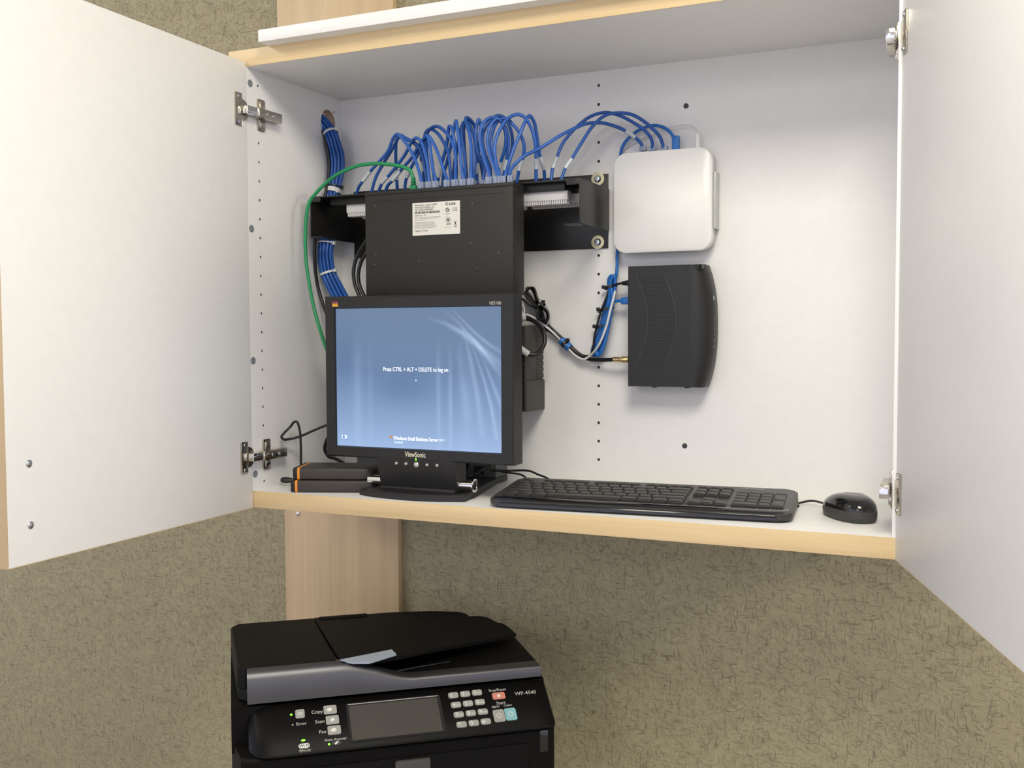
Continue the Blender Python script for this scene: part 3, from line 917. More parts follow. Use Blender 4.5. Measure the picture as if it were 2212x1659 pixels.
MB().rings([zr(poly, 0.2535), zr(poly, 0.2462), zr(poly, 0.2442, .992), zr(poly, 0.2432, .975)]).build('cover', M['white_plastic'], RT, world=True)
MB().rings([zr(poly, 0.2745, .985), zr(poly, 0.2625, .994), zr(poly, 0.2535, .996)]).build('base', M['router_base'], RT, world=True)
MB().rings([zr(rrect(RW, RH, .022, 8), 0.2780, .80), zr(rrect(RW, RH, .022, 8), 0.2738, .82)]).build('rubber_foot', M['mid_grey'], RT, world=True)
hb = MB().box(rc[0] + RW / 2 + 0.0004, rc[0] + RW / 2 + 0.0042, 0.250, 0.2775, 0.432, 0.523, 0.001)
hb.box(rc[0] + RW / 2 - 0.004, rc[0] + RW / 2 + 0.0040, 0.2745, 0.2779, 0.432, 0.523, 0.0008)
hb.build('mounting_clip', M['clear_grey'], RT, world=True)['label'] = 'clear clip gripping the right side'
lp.build('plugs', M['clear_plug'], RT, world=True)['label'] = 'row of clear plugs in the top edge'
q = at(1507, 305, y=0.258)
pw = MB().cyl((q.x, 0.258, q.z - 0.014), (0, 0, 1), 0.0042, 0.026, 14)
pw.build('power_plug', M['white_plastic'], RT, world=True)

# blue cable: router corner port, behind the router, long flattened coil, on to the modem
Y1 = 0.262
pts = [(1460, 320, .258), (1457, 305, .258), (1451, 290, .258), (1437, 277, .26), (1416, 271, .262), (1391, 276, .264), (1366, 291, .266), (1345, 316, .268), (1340, 345, .272), (1341, 420, .2745), (1340, 500, .2735), (1333, 549, .268), (1333, 575, .266), (1330, 600, .264)]
BC = [Vector(p) for p in path(pts, .26)]
random.seed(3)
loopA, loopB = (1322, 604), (1285, 758)
for k in range(4):
    o1 = (-5 + 3.2 * k); yk = 0.270 - 0.005 * k
    BC += path([(1318 + o1, 640, yk), (1306 + o1, 690, yk), (1292 + o1, 735, yk), (1284 + o1, 758, yk), (1287 + o1, 768, yk - .002), (1296 + o1, 758, yk - .004), (1308 + o1, 715, yk - .003),
                (1318 + o1, 660, yk - .002), (1326 + o1 * .7, 612, yk), (1324 + o1 * .5, 595, yk - .002), (1318 + o1 * .6, 603, yk - .002)], yk)
BC += path([(1316, 640, .258), (1313, 664, .258), (1322, 654, .256), (1334, 650, .252), (1345, 650, .25)], .25)
wan = thing('network_cable', 'blue network cable tied in a long flattened coil between router and modem', 'network cable', tuple(BC[0]))
MB().tube(BC, 0.0027, 8, 4).build('cord', M['blue_cable_b'], wan, world=True, smooth=60)
q0 = BC[0]
MB().box(q0.x - 0.0062, q0.x + 0.0062, 0.2535, 0.2625, q0.z - 0.004, q0.z + 0.020, 0.0025).build('plug_boot', M['blue_cable_b'], wan, world=True)
q1 = at(1342, 650, y=.25)
MB().box(q1.x, 0.5905, 0.2455, 0.2545, q1.z - 0.006, q1.z + 0.006, 0.002).build('plug_boot', M['blue_cable_b'], wan, world=True)
for (px, py, w_, l_) in ((1319, 620, .0105, 'black cable tie at the top of the flattened blue coil'), (1310, 668, .0125, 'black cable tie with tails round the middle of the flattened blue coil'),
                         (1299, 705, .0105, 'black cable tie on the lower half of the flattened blue coil')):
    c_ = at(px, py, y=.2635)
    tie(c_, (-0.25, 0, 1), w_, 0.0115, 0.002, M['tie_black'], l_, hv=(-1, -.2, 0))

# white router power cable
P = path([(1507, 292, .258), (1505, 281, .258), (1496, 273, .26), (1480, 270, .262), (1450, 275, .264), (1412, 290, .268), (1370, 308, .272), (1346, 326, .2735), (1338, 352, .2735), (1335, 450, .2735), (1334, 545, .2725), (1331, 590, .272),
          (1328, 632, .253), (1318, 672, .246), (1309, 708, .245), (1293, 746, .247), (1276, 767, .258), (1261, 776, .26), (1243, 768, .262), (1222, 746, .262), (1205, 728, .262), (1181, 707, .26), (1165, 695, .258), (1149, 684, .256), (1134, 679, .25), (1118, 677, .24), (1100, 690, .23)], .26)
tag(MB().tube(P, lambda f: 0.0011 if f < .42 else 0.0021, 8, 5).build('power_cable', M['white_cable'], smooth=60), 'white router power cable curving off its top corner and down the blue coil', 'cable')
P = path([(1148, 650, .264), (1163, 645, .266), (1178, 654, .266), (1187, 670, .266), (1187, 688, .266), (1181, 702, .264), (1168, 704, .262)], .26)
tag(MB().tube(P, 0.0013, 8, 6).build('thin_cable', M['white_cable'], smooth=60), 'thin white loop curling round the black cord coil beside the monitor', 'cable')

# coax from modem
P = path([(1332, 776.5, .25), (1318, 777, .252), (1297, 777.5, .256), (1270, 775, .262), (1248, 764, .264), (1221, 740, .264), (1192, 717, .264), (1167, 703, .264), (1149, 691, .262), (1131, 687, .255), (1110, 700, .24)], .25)
cx = thing('coaxial_cable', 'black coaxial cable with brass connector running left from the modem', 'cable', tuple(P[0]))
MB().tube(P, 0.0036, 10, 5).build('cord', M['black_cable'], cx, world=True, smooth=60)
q0, q1 = at(1324, 776.5, y=.25), Vector((0.5835, .25, at(1355, 777, y=.25).z))
ln = (q1 - q0).length
MB().lathe([(0.0032, 0), (0.0044, 0.0008), (0.0044, ln * .42), (0.003, ln * .44), (0.003, ln * .54), (0.0056, ln * .56), (0.0056, ln * .9), (0.0046, ln)], q0, q1 - q0, 12).build('connector', M['brass'], cx, world=True)

# modem power cord with its tied coil
P = path([(1362, 611, .25), (1343, 612, .25), (1330, 615, .252), (1319, 622, .256), (1309, 645, .257), (1297, 676, .257), (1290, 702, .257), (1284, 727, .257), (1281, 752, .258), (1274, 768, .262), (1256, 766, .267), (1235, 749, .269), (1209, 725, .269), (1186, 703, .268), (1176, 692, .266)], .25)
coil = []
for k in range(6):
    o = 1.5 * k - 1.5; yk = .266 - .0036 * k
    coil += path([(1168 - o, 668, yk), (1152 - o, 650, yk), (1140 - o, 634, yk), (1139 + o, 623, yk), (1147 + o, 622, yk), (1155 + o * .5, 634, yk), (1161 + o * .5, 652, yk - .002),
                  (1172 + o * .5, 664, yk), (1181 + o * .4, 674, yk), (1183 + o * .2, 690, yk), (1176, 697 - o, yk), (1168 - o, 688, yk)], yk)
coil += path([(1158, 668, .25), (1140, 656, .25), (1126, 644, .24), (1112, 638, .22)], .25)
mc = thing('power_cable', 'thin black modem power cord tied in a figure-eight coil beside the monitor', 'cable', tuple(P[0]))
MB().tube(P + coil, 0.0020, 7, 5).build('cord', M['black_cable'], mc, world=True, smooth=60)
q0 = at(1343, 612, y=.25)
MB().lathe([(0.0022, 0), (0.0034, 0.002), (0.0046, 0.010), (0.0048, 0.016)], q0, (1, 0, 0.03), 12).build('plug', M['black_plastic'], mc, world=True)
tie(at(1167, 661, y=.256), (0.6, 0, -0.75), .0085, .0115, .002, M['tie_black'], 'black twist tie at the waist of the coiled black cord', hv=(.6, 0, .75))
tie(at(1221, 742, y=.2635), (-0.74, 0, 0.66), .0068, .0095, .0022, M['tie_black'], 'black cable tie round the strand slanting down to the modem coax', hv=(.6, 0, .75))
b = MB()
for (px, py) in ((1216, 738), (1228, 749)):
    b.cyl(at(px, py, y=.2635) + Vector((-.003, 0, .0027)), (0.74, 0, -0.66), 0.0072, 0.0075, 16)
tag(b.build('tape_band', M['blue_cable_b'], smooth=50), 'blue tape bands either side of the tie on the slanting strand', 'tape')

# black loop with ribbed metal connector, white joiner
P = path([(1140, 765, .19), (1158, 765.5, .195), (1172, 751, .20), (1177, 733, .205), (1173, 715, .21), (1164, 702, .22), (1150, 692, .225), (1134, 688, .225), (1118, 690, .215)], .2)
lc = thing('coaxial_cable', 'thick black cable curling back to a ribbed white connector beside the monitor', 'cable', tuple(P[0]))
MB().tube(P, 0.0037, 10, 6).build('cord', M['black_cable'], lc, world=True, smooth=60)
q0, q1 = at(1141, 765, y=.19), at(1108, 741, y=.175)
ln = (q1 - q0).length; pf = []
for k in range(9):
    pf += [(0.0056, ln * k / 9), (0.0056, ln * (k + .7) / 9), (0.0047, ln * (k + .75) / 9), (0.0047, ln * (k + .97) / 9)]
MB().lathe(pf, q0, q1 - q0, 14).build('connector', M['tie_white'], lc, world=True)['label'] = 'ribbed white connector'
q0 = at(1132, 683, y=.225); q1 = at(1104, 692, y=.205)
MB_ = MB().lathe([(0.004, 0), (0.0085, 0.001), (0.0085, 0.007), (0.006, 0.008), (0.006, 0.012), (0.0095, 0.013), (0.0095, 0.024), (0.007, 0.025), (0.007, 0.034)], q0, q1 - q0, 18)
tag(MB_.build('cable_joiner', M['tie_white'], smooth=40), 'round white cable joiner peeking out at the monitor right edge', 'connector')
P = path([(1108, 660, .22), (1122, 652, .225), (1131, 662, .228), (1132, 676, .228), (1123, 684, .225), (1112, 680, .22)], .22)
tag(MB().tube(P, 0.0016, 7, 6).build('thin_cable', M['white_cable'], smooth=60), 'small white wire loop at the right edge of the monitor top', 'cable')

# ================================================================== MODEM
md = thing('cable_modem', 'black upright cable modem with curved front edge below the white router', 'modem', (0.65, D, 0.176))
MX0, MX1, MZ0, MZ1 = 0.5895, 0.7185, 0.1765, 0.3745
MY0, MY1 = 0.2260, 0.2740


def mod_ring(y, inset=0.0, nose=0.0105, sh=0.0):
    pts = [(MX0 + inset, MZ0 + inset), (MX0 + inset, MZ1 - inset)]
    pts += [(MX1 - 0.010 - sh, MZ1 - inset)]
    for k in range(13):
        t = k / 12
        z = MZ1 - inset - (MZ1 - MZ0 - 2 * inset) * t
        s_ = 1 - abs(2 * t - 1) ** 2.6
        pts.append((MX1 - inset - sh - 0.004 * (1 - s_) + nose * s_, z - 0.0 if 0 < k < 12 else z))
    pts += [(MX1 - 0.010 - sh, MZ0 + inset)]
    return [(x, y, z) for x, z in pts]


body = MB().rings([mod_ring(MY1, .001), mod_ring(MY1 - .002, 0), mod_ring(0.2440, 0), mod_ring(0.2340, 0, .0075, .004), mod_ring(MY0 + .0018, 0.0006, .004, .011), mod_ring(MY0, .002, .001, .014)])
bo = body.build('body', M['black_plastic'], md, world=True, smooth=50)
tb = MB()
for k in range(20):
    xx = MX0 + 0.004 + 0.0062 * k
    tb.box(xx, xx + 0.0030, MY0 - 0.0003, MY0 + 0.010, MZ1 - 0.008, MZ1 - 0.0008)
tb.build('top_vent', M['black_metal'], md, world=True)
# lens-shaped louvre field
lv = MB()
for k in range(36):
    t = (k + .5) / 36
    z = MZ0 + 0.034 + (0.148) * t
    s_ = math.sin(PI * t)
    x0 = MX0 + 0.016 + 0.020 * s_; x1 = MX0 + 0.060 + 0.020 * s_
    lv.box(x0, x1, MY0 - 0.0009, MY0, z - 0.0012, z + 0.0012)
lv.build('louvre', M['black_metal'], md, world=True)['label'] = 'curved field of louvres'
arc = MB()
for off in (0.015, 0.0615):
    arc.tube([(MX0 + off + 0.020 * math.sin(PI * t / 14), MY0 - 0.0002, MZ0 + 0.034 + 0.148 * t / 14) for t in range(15)], 0.0007, 6, 2)
arc.build('raised_edge', M['mid_grey'], md, world=True)
ld = MB()
for k, zz in enumerate((0.318, 0.288, 0.272, 0.262, 0.252, 0.242)):
    ld.box(MX1 + 0.0036, MX1 + 0.0108, 0.2440, 0.2475, zz - 0.0012, zz + (0.006 if k == 0 else 0.0012))
ld.build('status_marks', M['cap_grey'], md, world=True)
ft = MB()
for x in (MX0 + .04, MX0 + .095):
    ft.cyl((x, 0.245, MZ0 - 0.0018), (0, 0, 1), 0.004, 0.003, 12)
    ft.cyl((x, 0.255, MZ0 - 0.0018), (0, 0, 1), 0.004, 0.003, 12)
ft.build('rubber_feet', M['black_plastic'], md, world=True)
MB().box(MX0 + .03, MX1 - .03, MY1 - .001, D, MZ0 + .05, MZ1 - .05, .001).build('wall_mount', M['black_plastic'], md, world=True)

# ================================================================== POWER UNIT BEHIND MONITOR
ub = thing('battery_backup', 'dark grey vented power unit on the back panel behind the monitor', 'power unit', (0.385, D, 0.131))
UX0, UX1, UY0 = 0.345, 0.4175, 0.2000
MB().box(UX0, UX1, UY0, D, 0.182, 0.278, 0.002).build('housing', M['mid_grey'], ub, world=True)
MB().box(UX0, UX1 + 0.0035, UY0 - 0.002, D, 0.1315, 0.184, 0.002).build('lower_cover', M['mid_grey'], ub, world=True)
MB().box(UX0 + .004, UX1 - .0005, UY0 - .0032, UY0 + .01, 0.134, 0.276, 0.001).build('front_plate', M['black_plastic'], ub, world=True)
fv = MB()
for k in range(6):
    z = 0.190 + 0.0085 * k
    fv.box(UX1 - 0.001, UX1 + 0.0004, UY0 + 0.004, UY0 + 0.024, z, z + 0.004)
    fv.box(UX1 - 0.02, UX1 + 0.0003, UY0 - 0.0004 - .0032, UY0 + 0.006, z, z + 0.004)
fv.build('vent_slots', M['black_metal'], ub, world=True)
fr = MB()
for k in range(7):
    z = 0.188 + 0.0105 * k
    fr.box(UX1 - 0.001, UX1 + 0.0016, D - 0.03, D - 0.0005, z, z + 0.0065, 0.0012)
fr.build('cooling_ribs', M['mid_grey'], ub, world=True)

# ================================================================== MONITOR
mo = thing('computer_monitor', 'black square-format computer monitor with lit blue log-on screen', 'monitor', (0.2919, 0.09, 0))
SCX, SCZ, SCY = 0.2919, 0.1929, 0.0459
hx0, hx1, hz0, hz1 = SCX - .172, SCX + .1738, SCZ - .1325, SCZ + .1345
# bezel: frame with a real opening
bz = MB()
sx, sz = .1521, .1141


def fr4(xa, xb, za, zb, y):
    return [(xa, y, za), (xb, y, za), (xb, y, zb), (xa, y, zb)]


bz.rings([fr4(hx0, hx1, hz0, hz1, SCY + .030), fr4(hx0, hx1, hz0, hz1, SCY - .0015), fr4(hx0 + .0025, hx1 - .0025, hz0 + .0025, hz1 - .0025, SCY - .004),
          fr4(SCX - sx - .0012, SCX + sx + .0012, SCZ - sz - .0012, SCZ + sz + .0012, SCY - .0038), fr4(SCX - sx, SCX + sx, SCZ - sz, SCZ + sz, SCY + .0005)], cap=False)
bezel = bz.build('bezel', M['bezel'], mo, world=True, smooth=30)
bk = MB()
bk.rings([fr4(hx0 + .001, hx1 - .001, hz0 + .001, hz1 - .001, SCY + .029), fr4(hx0 + .004, hx1 - .004, hz0 + .004, hz1 - .004, SCY + .038), fr4(hx0 + .05, hx1 - .05, hz0 + .04, hz1 - .05, SCY + .060)])
bk.build('rear_shell', M['bezel'], mo, world=True)


RAYS = [
    ([(.56, .93), (.68, .885), (.78, .82), (.88, .72), (1.02, .58)], .022, 44),
    ([(.70, 1.02), (.76, .93), (.85, .82), (.93, .74), (1.02, .67)], .012, 34),
    ([(.64, 1.0), (.74, .91), (.84, .78), (.94, .62), (1.02, .50)], .016, 30),
    ([(.77, .86), (.80, .76), (.83, .60), (.86, .40), (.89, .12)], .020, 26),
    ([(.80, .82), (.85, .68), (.90, .50), (.94, .32), (.97, .10)], .012, 32),
    ([(.85, .76), (.91, .60), (.96, .44), (1.01, .28)], .012, 28),
    ([(.79, .84), (.76, .70), (.77, .50), (.80, .25)], .026, 12)]


def screen_colour(u, v):
    """u 0..1 left to right, v 0..1 bottom to top; sRGB picture of the log-on background"""
    top = Vector((112, 136, 166)); mid = Vector((112, 138, 176)); bot = Vector((166, 194, 236))
    c = mid.lerp(top, max(0, (v - .55) / .45)) if v > .55 else bot.lerp(mid, (v / .55) ** .85)
    g = 0.0
    d2 = ((u - .42) / .17) ** 2 + ((v - .42) / .13) ** 2
    c = c - Vector((16, 14, 12)) * math.exp(-d2)
    c = c - Vector((10, 9, 8)) * math.exp(-((u - .07) / .09) ** 2 - ((v - .66) / .18) ** 2)
    # crossing rays from the upper middle to the right edge, then folds falling from them
    for pts, wd, amp in RAYS:
        best, bt = 9, 0
        n = len(pts) - 1
        for q in range(n):
            (x0, y0), (x1, y1) = pts[q], pts[q + 1]
            dx, dy = (x1 - x0) * 1.33, y1 - y0
            t = max(0, min(1, ((u - x0) * 1.33 * dx + (v - y0) * dy) / (dx * dx + dy * dy)))
            d = math.hypot((u - x0) * 1.33 - t * dx, v - y0 - t * dy)
            if d < best:
                best, bt = d, (q + t) / n
        g += amp * min(1, bt * 2.2) * (1 if bt < .75 else max(0.25, 1 - (bt - .75) * 2.6)) * math.exp(-(best / (wd * (.45 + .8 * bt))) ** 2)
    for (uc, wd, amp, vt) in ((.635, .014, 17, .82), (.705, .011, 22, .76), (.135, .030, 15, .86), (.215, .016, 8, .80), (.80, .035, 12, .72)):
        fade = min(1, max(0, (vt - v) / .25)) * min(1, .25 + v / .45)
        g += amp * fade * math.exp(-((u - uc) / wd) ** 2)
    c = c + Vector((1.05, 1.0, .95)) * g
    return tuple(min(255, max(0, x)) for x in c)


nx, nz_ = 190, 142
sb = bmesh.new()
vs = [[sb.verts.new((SCX - sx + 2 * sx * i / nx, SCY + .0003, SCZ - sz + 2 * sz * k / nz_)) for k in range(nz_ + 1)] for i in range(nx + 1)]
for i in range(nx):
    for k in range(nz_):
        sb.faces.new((vs[i][k], vs[i + 1][k], vs[i + 1][k + 1], vs[i][k + 1]))
sb.verts.index_update()
order = [(i, k) for i in range(nx + 1) for k in range(nz_ + 1)]
bmesh.ops.transform(sb, verts=sb.verts, matrix=FRAME[mo.name].inverted())
sme = bpy.data.meshes.new('screen'); sb.to_mesh(sme); sb.free()
ca = sme.color_attributes.new('picture', 'FLOAT_COLOR', 'POINT')
for n_, (i, k) in enumerate(order):
    ca.data[n_].color = srgb(*screen_colour(i / nx, k / nz_))
sm, t_, b_ = new_mat('lit_lcd_screen')
at_ = t_.nodes.new('ShaderNodeAttribute'); at_.attribute_name = 'picture'
t_.links.new(at_.outputs['Color'], b_.inputs['Emission Color'])
b_.inputs['Base Color'].default_value = (0.01, 0.01, 0.012, 1); b_.inputs['Roughness'].default_value = 0.6
b_.inputs['Emission Strength'].default_value = 0.70
b_.inputs['Specular IOR Level'].default_value = 0.2
sme.materials.append(sm)
so = bpy.data.objects.new('screen', sme); COL.objects.link(so); so.parent = mo; FRAME[so.name] = FRAME[mo.name]
so['label'] = 'lit blue screen'
lit_text = glow('lit_screen_text', (0.9, 0.94, 1, 1), 0.62)
lit_soft = glow('lit_screen_soft_text', (0.72, 0.82, 0.95, 1), 0.58)
Fm = FRAME[mo.name].inverted()


def st(s_, px, py, size, m=lit_text, al='CENTER', parent=so, yy=SCY, bold=0.0, sx_=1.0, shear=0.0, dx=0, pw=None):
    p = at(px, py, y=yy)
    wd = (at(px + pw / 2, py, y=yy) - at(px - pw / 2, py, y=yy)).x if pw else None
    return text(s_, size, m, parent, Fm @ facing(p.x + dx, yy - .0001, p.z), align=al, bold=bold, sx=sx_, shear=shear, ext=.00005, width=wd)


st('Press CTRL + ALT + DELETE to log on', 897, 798.5, 0.0094, pw=140)
st('Windows Small Business Server', 850, 946.5, 0.0084, al='LEFT', pw=95, bold=.00004)
st('2011', 948.5, 950.8, 0.0060, lit_soft, al='LEFT', pw=11)
st('Standard', 851, 955, 0.0052, lit_soft, al='LEFT', pw=19)
fl = MB()
for (dx, dz) in ((0, 0), (.0026, .0002), (0, -.0026), (.0026, -.0024)):
    p = at(843, 942, y=SCY)
    fl.box(p.x + dx - .001, p.x + dx + .001, SCY - .0002, SCY, p.z + dz - .001, p.z + dz + .001)
fl.build('flag_icon', M['orange'], so, world=True)
p = at(898, 822, y=SCY)
cu = MB(); cu.prism([(0, 0), (.0018, -.0022), (.0008, -.0021), (.0003, -.0034), (-.0004, -.0031), (0, -.0022)], 0, .0001, mx=facing(p.x, SCY - .0001, p.z + .002))
cu.build('pointer', lit_text, so, world=True)
p = at(744, 943, y=SCY)
ai = MB().box(p.x - .005, p.x + .005, SCY - .0002, SCY, p.z - .0026, p.z + .0026, 0)
ai.build('access_icon', glow('lit_icon_blue', (0.52, 0.68, 0.92, 1), 0.62), so, world=True)
ai = MB().lathe([(0.0019, 0), (0.0019, .0002)], (p.x - .001, SCY - .0002, p.z), (0, -1, 0), 14)
ai.build('access_icon', M['logo_blue'], so, world=True)
FY = SCY - .004
st('ViewSonic', 897, 982.5, 0.0118, M['print_gold'], parent=bezel, yy=FY, bold=.00022, pw=45)
st('VE510b', 1069, 655, 0.0074, M['print_gold'], parent=bezel, yy=FY, pw=25, shear=.25)
p = at(724, 656, y=FY)
lg = MB().box(p.x - .0055, p.x + .0055, FY - .0002, FY, p.z - .0048, p.z + .0002)
lg.build('emblem', M['logo_yellow'], bezel, world=True)
lg = MB()
for dx in (-.0042, .0004, .0042):
    lg.lathe([(0.0015, 0), (0.0015, .0003)], (p.x + dx, FY, p.z + .0024), (0, -1, 0), 10)
    lg.box(p.x + dx - .0009, p.x + dx + .0009, FY - .0004, FY, p.z - .0022, p.z - .0008)
lg.build('emblem', M['logo_red'], bezel, world=True)
lg = MB()
for dx in (-.002, .0025):
    lg.lathe([(0.0012, 0), (0.0012, .00035)], (p.x + dx, FY, p.z + .0014), (0, -1, 0), 10)
lg.build('emblem', M['logo_blue'], bezel, world=True)
# neck with buttons
NX0, NX1 = 0.2190, 0.3645
nk = MB()
nk.rings([fr4(NX0, NX1, .060, .0665, SCY + .004), fr4(NX0, NX1, .060, .0665, SCY + .03)])
nkb = MB()
prof = [(SCY - .0036, .0655), (SCY - .0036, .050), (SCY + .0015, .034), (SCY + .008, .014), (SCY + .030, .010), (SCY + .036, .034), (SCY + .034, .0655)]
nkb.rings([[(x, y, z) for y, z in prof] for x in (NX0 + .001, NX1 - .001)])
neck = nkb.build('neck', M['bezel'], mo, world=True)
for k, px in enumerate((857, 877.5, 899.5, 923, 944.5)):
    p = at(px, 1000.5 + .056 * (px - 857) + (1 if k == 2 else 0), y=SCY - .0036)
    r_ = .0045 if k == 2 else .0028
    MB().lathe([(r_, 0), (r_, .0012), (r_ * .7, .0024), (0, .0028)], (p.x, SCY - .0036, p.z), (0, -1, 0), 18).build('button', M['silver_btn'], neck, world=True)
p = at(898.5, 992, y=SCY - .0038)
MB().prism([(-.0011, -.0022), (.0011, -.0022), (.0006, .0022), (-.0006, .0022)], 0, .0005, mx=facing(p.x, SCY - .0038, p.z)).build('power_light', M['green_led'], neck, world=True)
hz = .0228
for x0, x1, cap in ((0.1935, NX0 + .003, 0), (NX1 - .003, .3895, 1)):
    h = MB().cyl((x0, .060, hz), (1, 0, 0), .0075, x1 - x0, 24)
    ho = h.build('hinge_pin', M['chrome'], mo, world=True); ho['label'] = 'chrome hinge pin'
    if cap:
        MB().lathe([(.0108, 0), (.0108, .0016), (.0092, .0022), (.0074, .0016), (.0074, .0004)], (x1 - .001, .060, hz), (1, 0, 0), 28).build('end_ring', M['chrome'], ho, world=True)
        MB().cyl((x1 - .001, .060, hz), (1, 0, 0), .0070, .0011, 20).build('end_cap', M['black_plastic'], ho, world=True)
bp_ = [(0.1905, .0335), (.215, .0228), (.245, .0160), (.28, .0125), (.31, .0128), (.345, .0190), (.3850, .0345), (.3760, .10), (.3510, .2230), (.2300, .2230), (.2130, .14)]
bs = MB()
cxb, cyb = .288, .10
bs.rings([[(x, y, 0.0005) for x, y in bp_], [(x, y, .0075) for x, y in bp_], [(cxb + (x - cxb) * .975, cyb + (y - cyb) * .97, .0105) for x, y in bp_]])
bs.box(NX0 + .004, NX1 - .004, .045, .10, .009, .016, .002)
bs.build('base', M['bezel'], mo, world=True)

# grey device behind the monitor foot
bx = thing('network_box', 'low slate grey box with yellow marks on the shelf behind the monitor foot', 'electronics box', (.25, .245, 0))
MB().box(.060, .3485, .2265, .2755, .0112, .0372, .002).build('case', M['box_blue_grey'], bx, world=True)
MB().box(.060, .3485, .2265, .2755, 0.0005, .0110, .001).build('foot_plate', M['dark_grey'], bx, world=True)
ym = MB()
for px, py, w_, h_ in ((1054, 1005, .006, .0016), (1055, 1015.5, .0075, .002), (1064, 1008, .0016, .0035)):
    p = at(px, py, y=.2265)
    ym.box(p.x - w_ / 2, p.x + w_ / 2, .2261, .2266, p.z - h_ / 2, p.z + h_ / 2)
ym.build('yellow_marks', M['yellow_mark'], bx, world=True)
MB().box(.305, .325, .2258, .2266, .016, .031, .0005).build('port_frame', M['black_plastic'], bx, world=True)
for l_, pts in (('black cable drooping from the monitor left rear corner', [(715, 935, .085), (704, 955, .09), (702, 972, .095), (710, 986, .11), (722, 990, .13), (736, 997, .16), (745, 1003, .19)]),
                ('short black cable hanging under the monitor beside the stand', [(1012, 998, .10), (1008, 1012, .13), (1004, 1020, .15), (1012, 1029, .17), (1030, 1024, .18), (1045, 1012, .19), (1058, 1006, .2)])):
    tag(MB().tube(path(pts, .1), 0.0032, 8, 5).build('cable', M['black_cable'], smooth=60), l_, 'cable')

# ================================================================== EXTERNAL DRIVES
DYAW = math.radians(20.5)


def drive(z, L, Wd, label, dx=0.0, dy=0.0):
    Hh = .0203
    t = thing('external_drive', label, 'hard drive', (0.0700 + dx, 0.0075 + dy, z), DYAW, 'stacked external drives')
    prof = rrect(Wd, Hh, .0042, 4)
    def ring(x, k=1.0):
        return [(x, Wd / 2 + a * k, Hh / 2 + b * (1 if k == 1 else k)) for a, b in prof]
    MB().rings([ring(.0125), ring(L - .016), ring(L - .008, .95), ring(L - .002, .8), ring(L, .6)]).build('case', M['drive'], t)
    MB().rings([ring(0, .88), ring(.0015, .96), ring(.004), ring(.0090)]).build('end_cap', M['black_plastic'], t)
    st_ = MB().rings([ring(.0088, 1.012), ring(.0128, 1.012)])
    st_.build('stripe', M['orange'], t)['label'] = 'orange stripe near one end'
    return t


drive(0.0003, .145, .078, 'lower black external drive with orange stripe, left of the monitor stand')
drive(0.0209, .135, .078, 'upper black external drive with orange stripe, stacked on the other', dx=.002, dy=.004)
# cable loop behind the drives
P = path([(740, 908, .11), (704, 919, .10), (675, 931, .095), (650, 942, .09), (628, 948, .080), (612, 949, .068), (608, 944, .066), (615, 934, .068), (627, 922, .076), (635, 912, .088), (641, 911, .088), (646, 922, .09), (649, 945, .092), (650, 975, .094), (650, 1000, .095), (650, 1012, .095)], .1)
tag(MB().tube(P, 0.0022, 8, 6).build('power_cable', M['black_cable'], smooth=60), 'thin black cable standing in a loop above the stacked drives', 'cable')
ucb = thing('usb_cable', 'stubby black cable plug sticking out left behind the stacked drives', 'cable', tuple(at(620, 1037, y=.07)))
q0 = at(607, 1037, y=.065); q1 = at(640, 1038, y=.075)
MB().tube([q0, q0.lerp(q1, .25), q0.lerp(q1, .6), q1], lambda f: .0035 + .0022 * math.sin(PI * min(1, f * 1.2)), 10, 4).build('plug', M['black_plastic'], ucb, world=True)

# ================================================================== KEYBOARD
KY = math.radians(5.2)
kb = thing('keyboard', 'black full-size computer keyboard with number pad on the cabinet shelf', 'keyboard', (0.6544, 0.1022, 0), KY)
KW, KD = .450, .158


def ktop(v):
    return 0.0135 + (v + KD / 2) / KD * 0.0125


def kr(k, zf, rad=.020):
    out = []
    for x, y in rrect(KW * k, KD * k if k > .99 else KD - KW * (1 - k), rad, 6):
        out.append((x, y, zf(y)))
    return out


MB().rings([kr(.975, lambda y: .0006), kr(.995, lambda y: .004), kr(1.0, lambda y: .0075), kr(.997, lambda y: ktop(y) - .002), kr(.985, ktop)]).build('body', M['kb_body'], kb, smooth=40)
# glossy front lip
lip = MB()
prof = [(-KD / 2 - .0006, .0035), (-KD / 2 - .0006, .0095), (-KD / 2 + .003, .0142), (-KD / 2 + .014, .0166), (-KD / 2 + .0185, .0164), (-KD / 2 + .012, .008)]
lip.rings([[(x, y + s_, z) for y, z in prof] for x, s_ in ((-KW / 2 + .006, .010), (-KW / 2 + .014, .002), (-KW / 2 + .024, 0), (KW / 2 - .024, 0), (KW / 2 - .014, .002), (KW / 2 - .006, .010))])
lip.build('front_lip', M['gloss_black'], kb, smooth=50)['label'] = 'glossy curved front edge'
slope = math.atan2(.0125, KD)
U = 0.01855
keymesh = {}


def key(xc, yc, wu, hu=1.0):
    kk = (round(wu, 2), hu)
    if kk not in keymesh:
        wd, hd = wu * U - .0016, hu * U - .0020
        b = MB()
        b.rings([[(x, y, -.001) for x, y in rrect(wd, hd, .0015, 2)], [(x, y, .0022) for x, y in rrect(wd, hd, .0015, 2)], [(x, y + .0006, .0042) for x, y in rrect(wd - .0034, hd - .0044, .0022, 2)]])
        o = b.build('key', M['kb_key'], kb, smooth=40)
        keymesh[kk] = o
    else:
        o = copy_part(keymesh[kk], kb)
    o.location = (xc, yc, ktop(yc) + .0004)
    o.rotation_euler = (slope, 0, 0)


rows = {0: .0490, 1: .0265, 2: .0085, 3: -.0095, 4: -.0275, 5: -.0455}
X0 = -KW / 2 + .0155
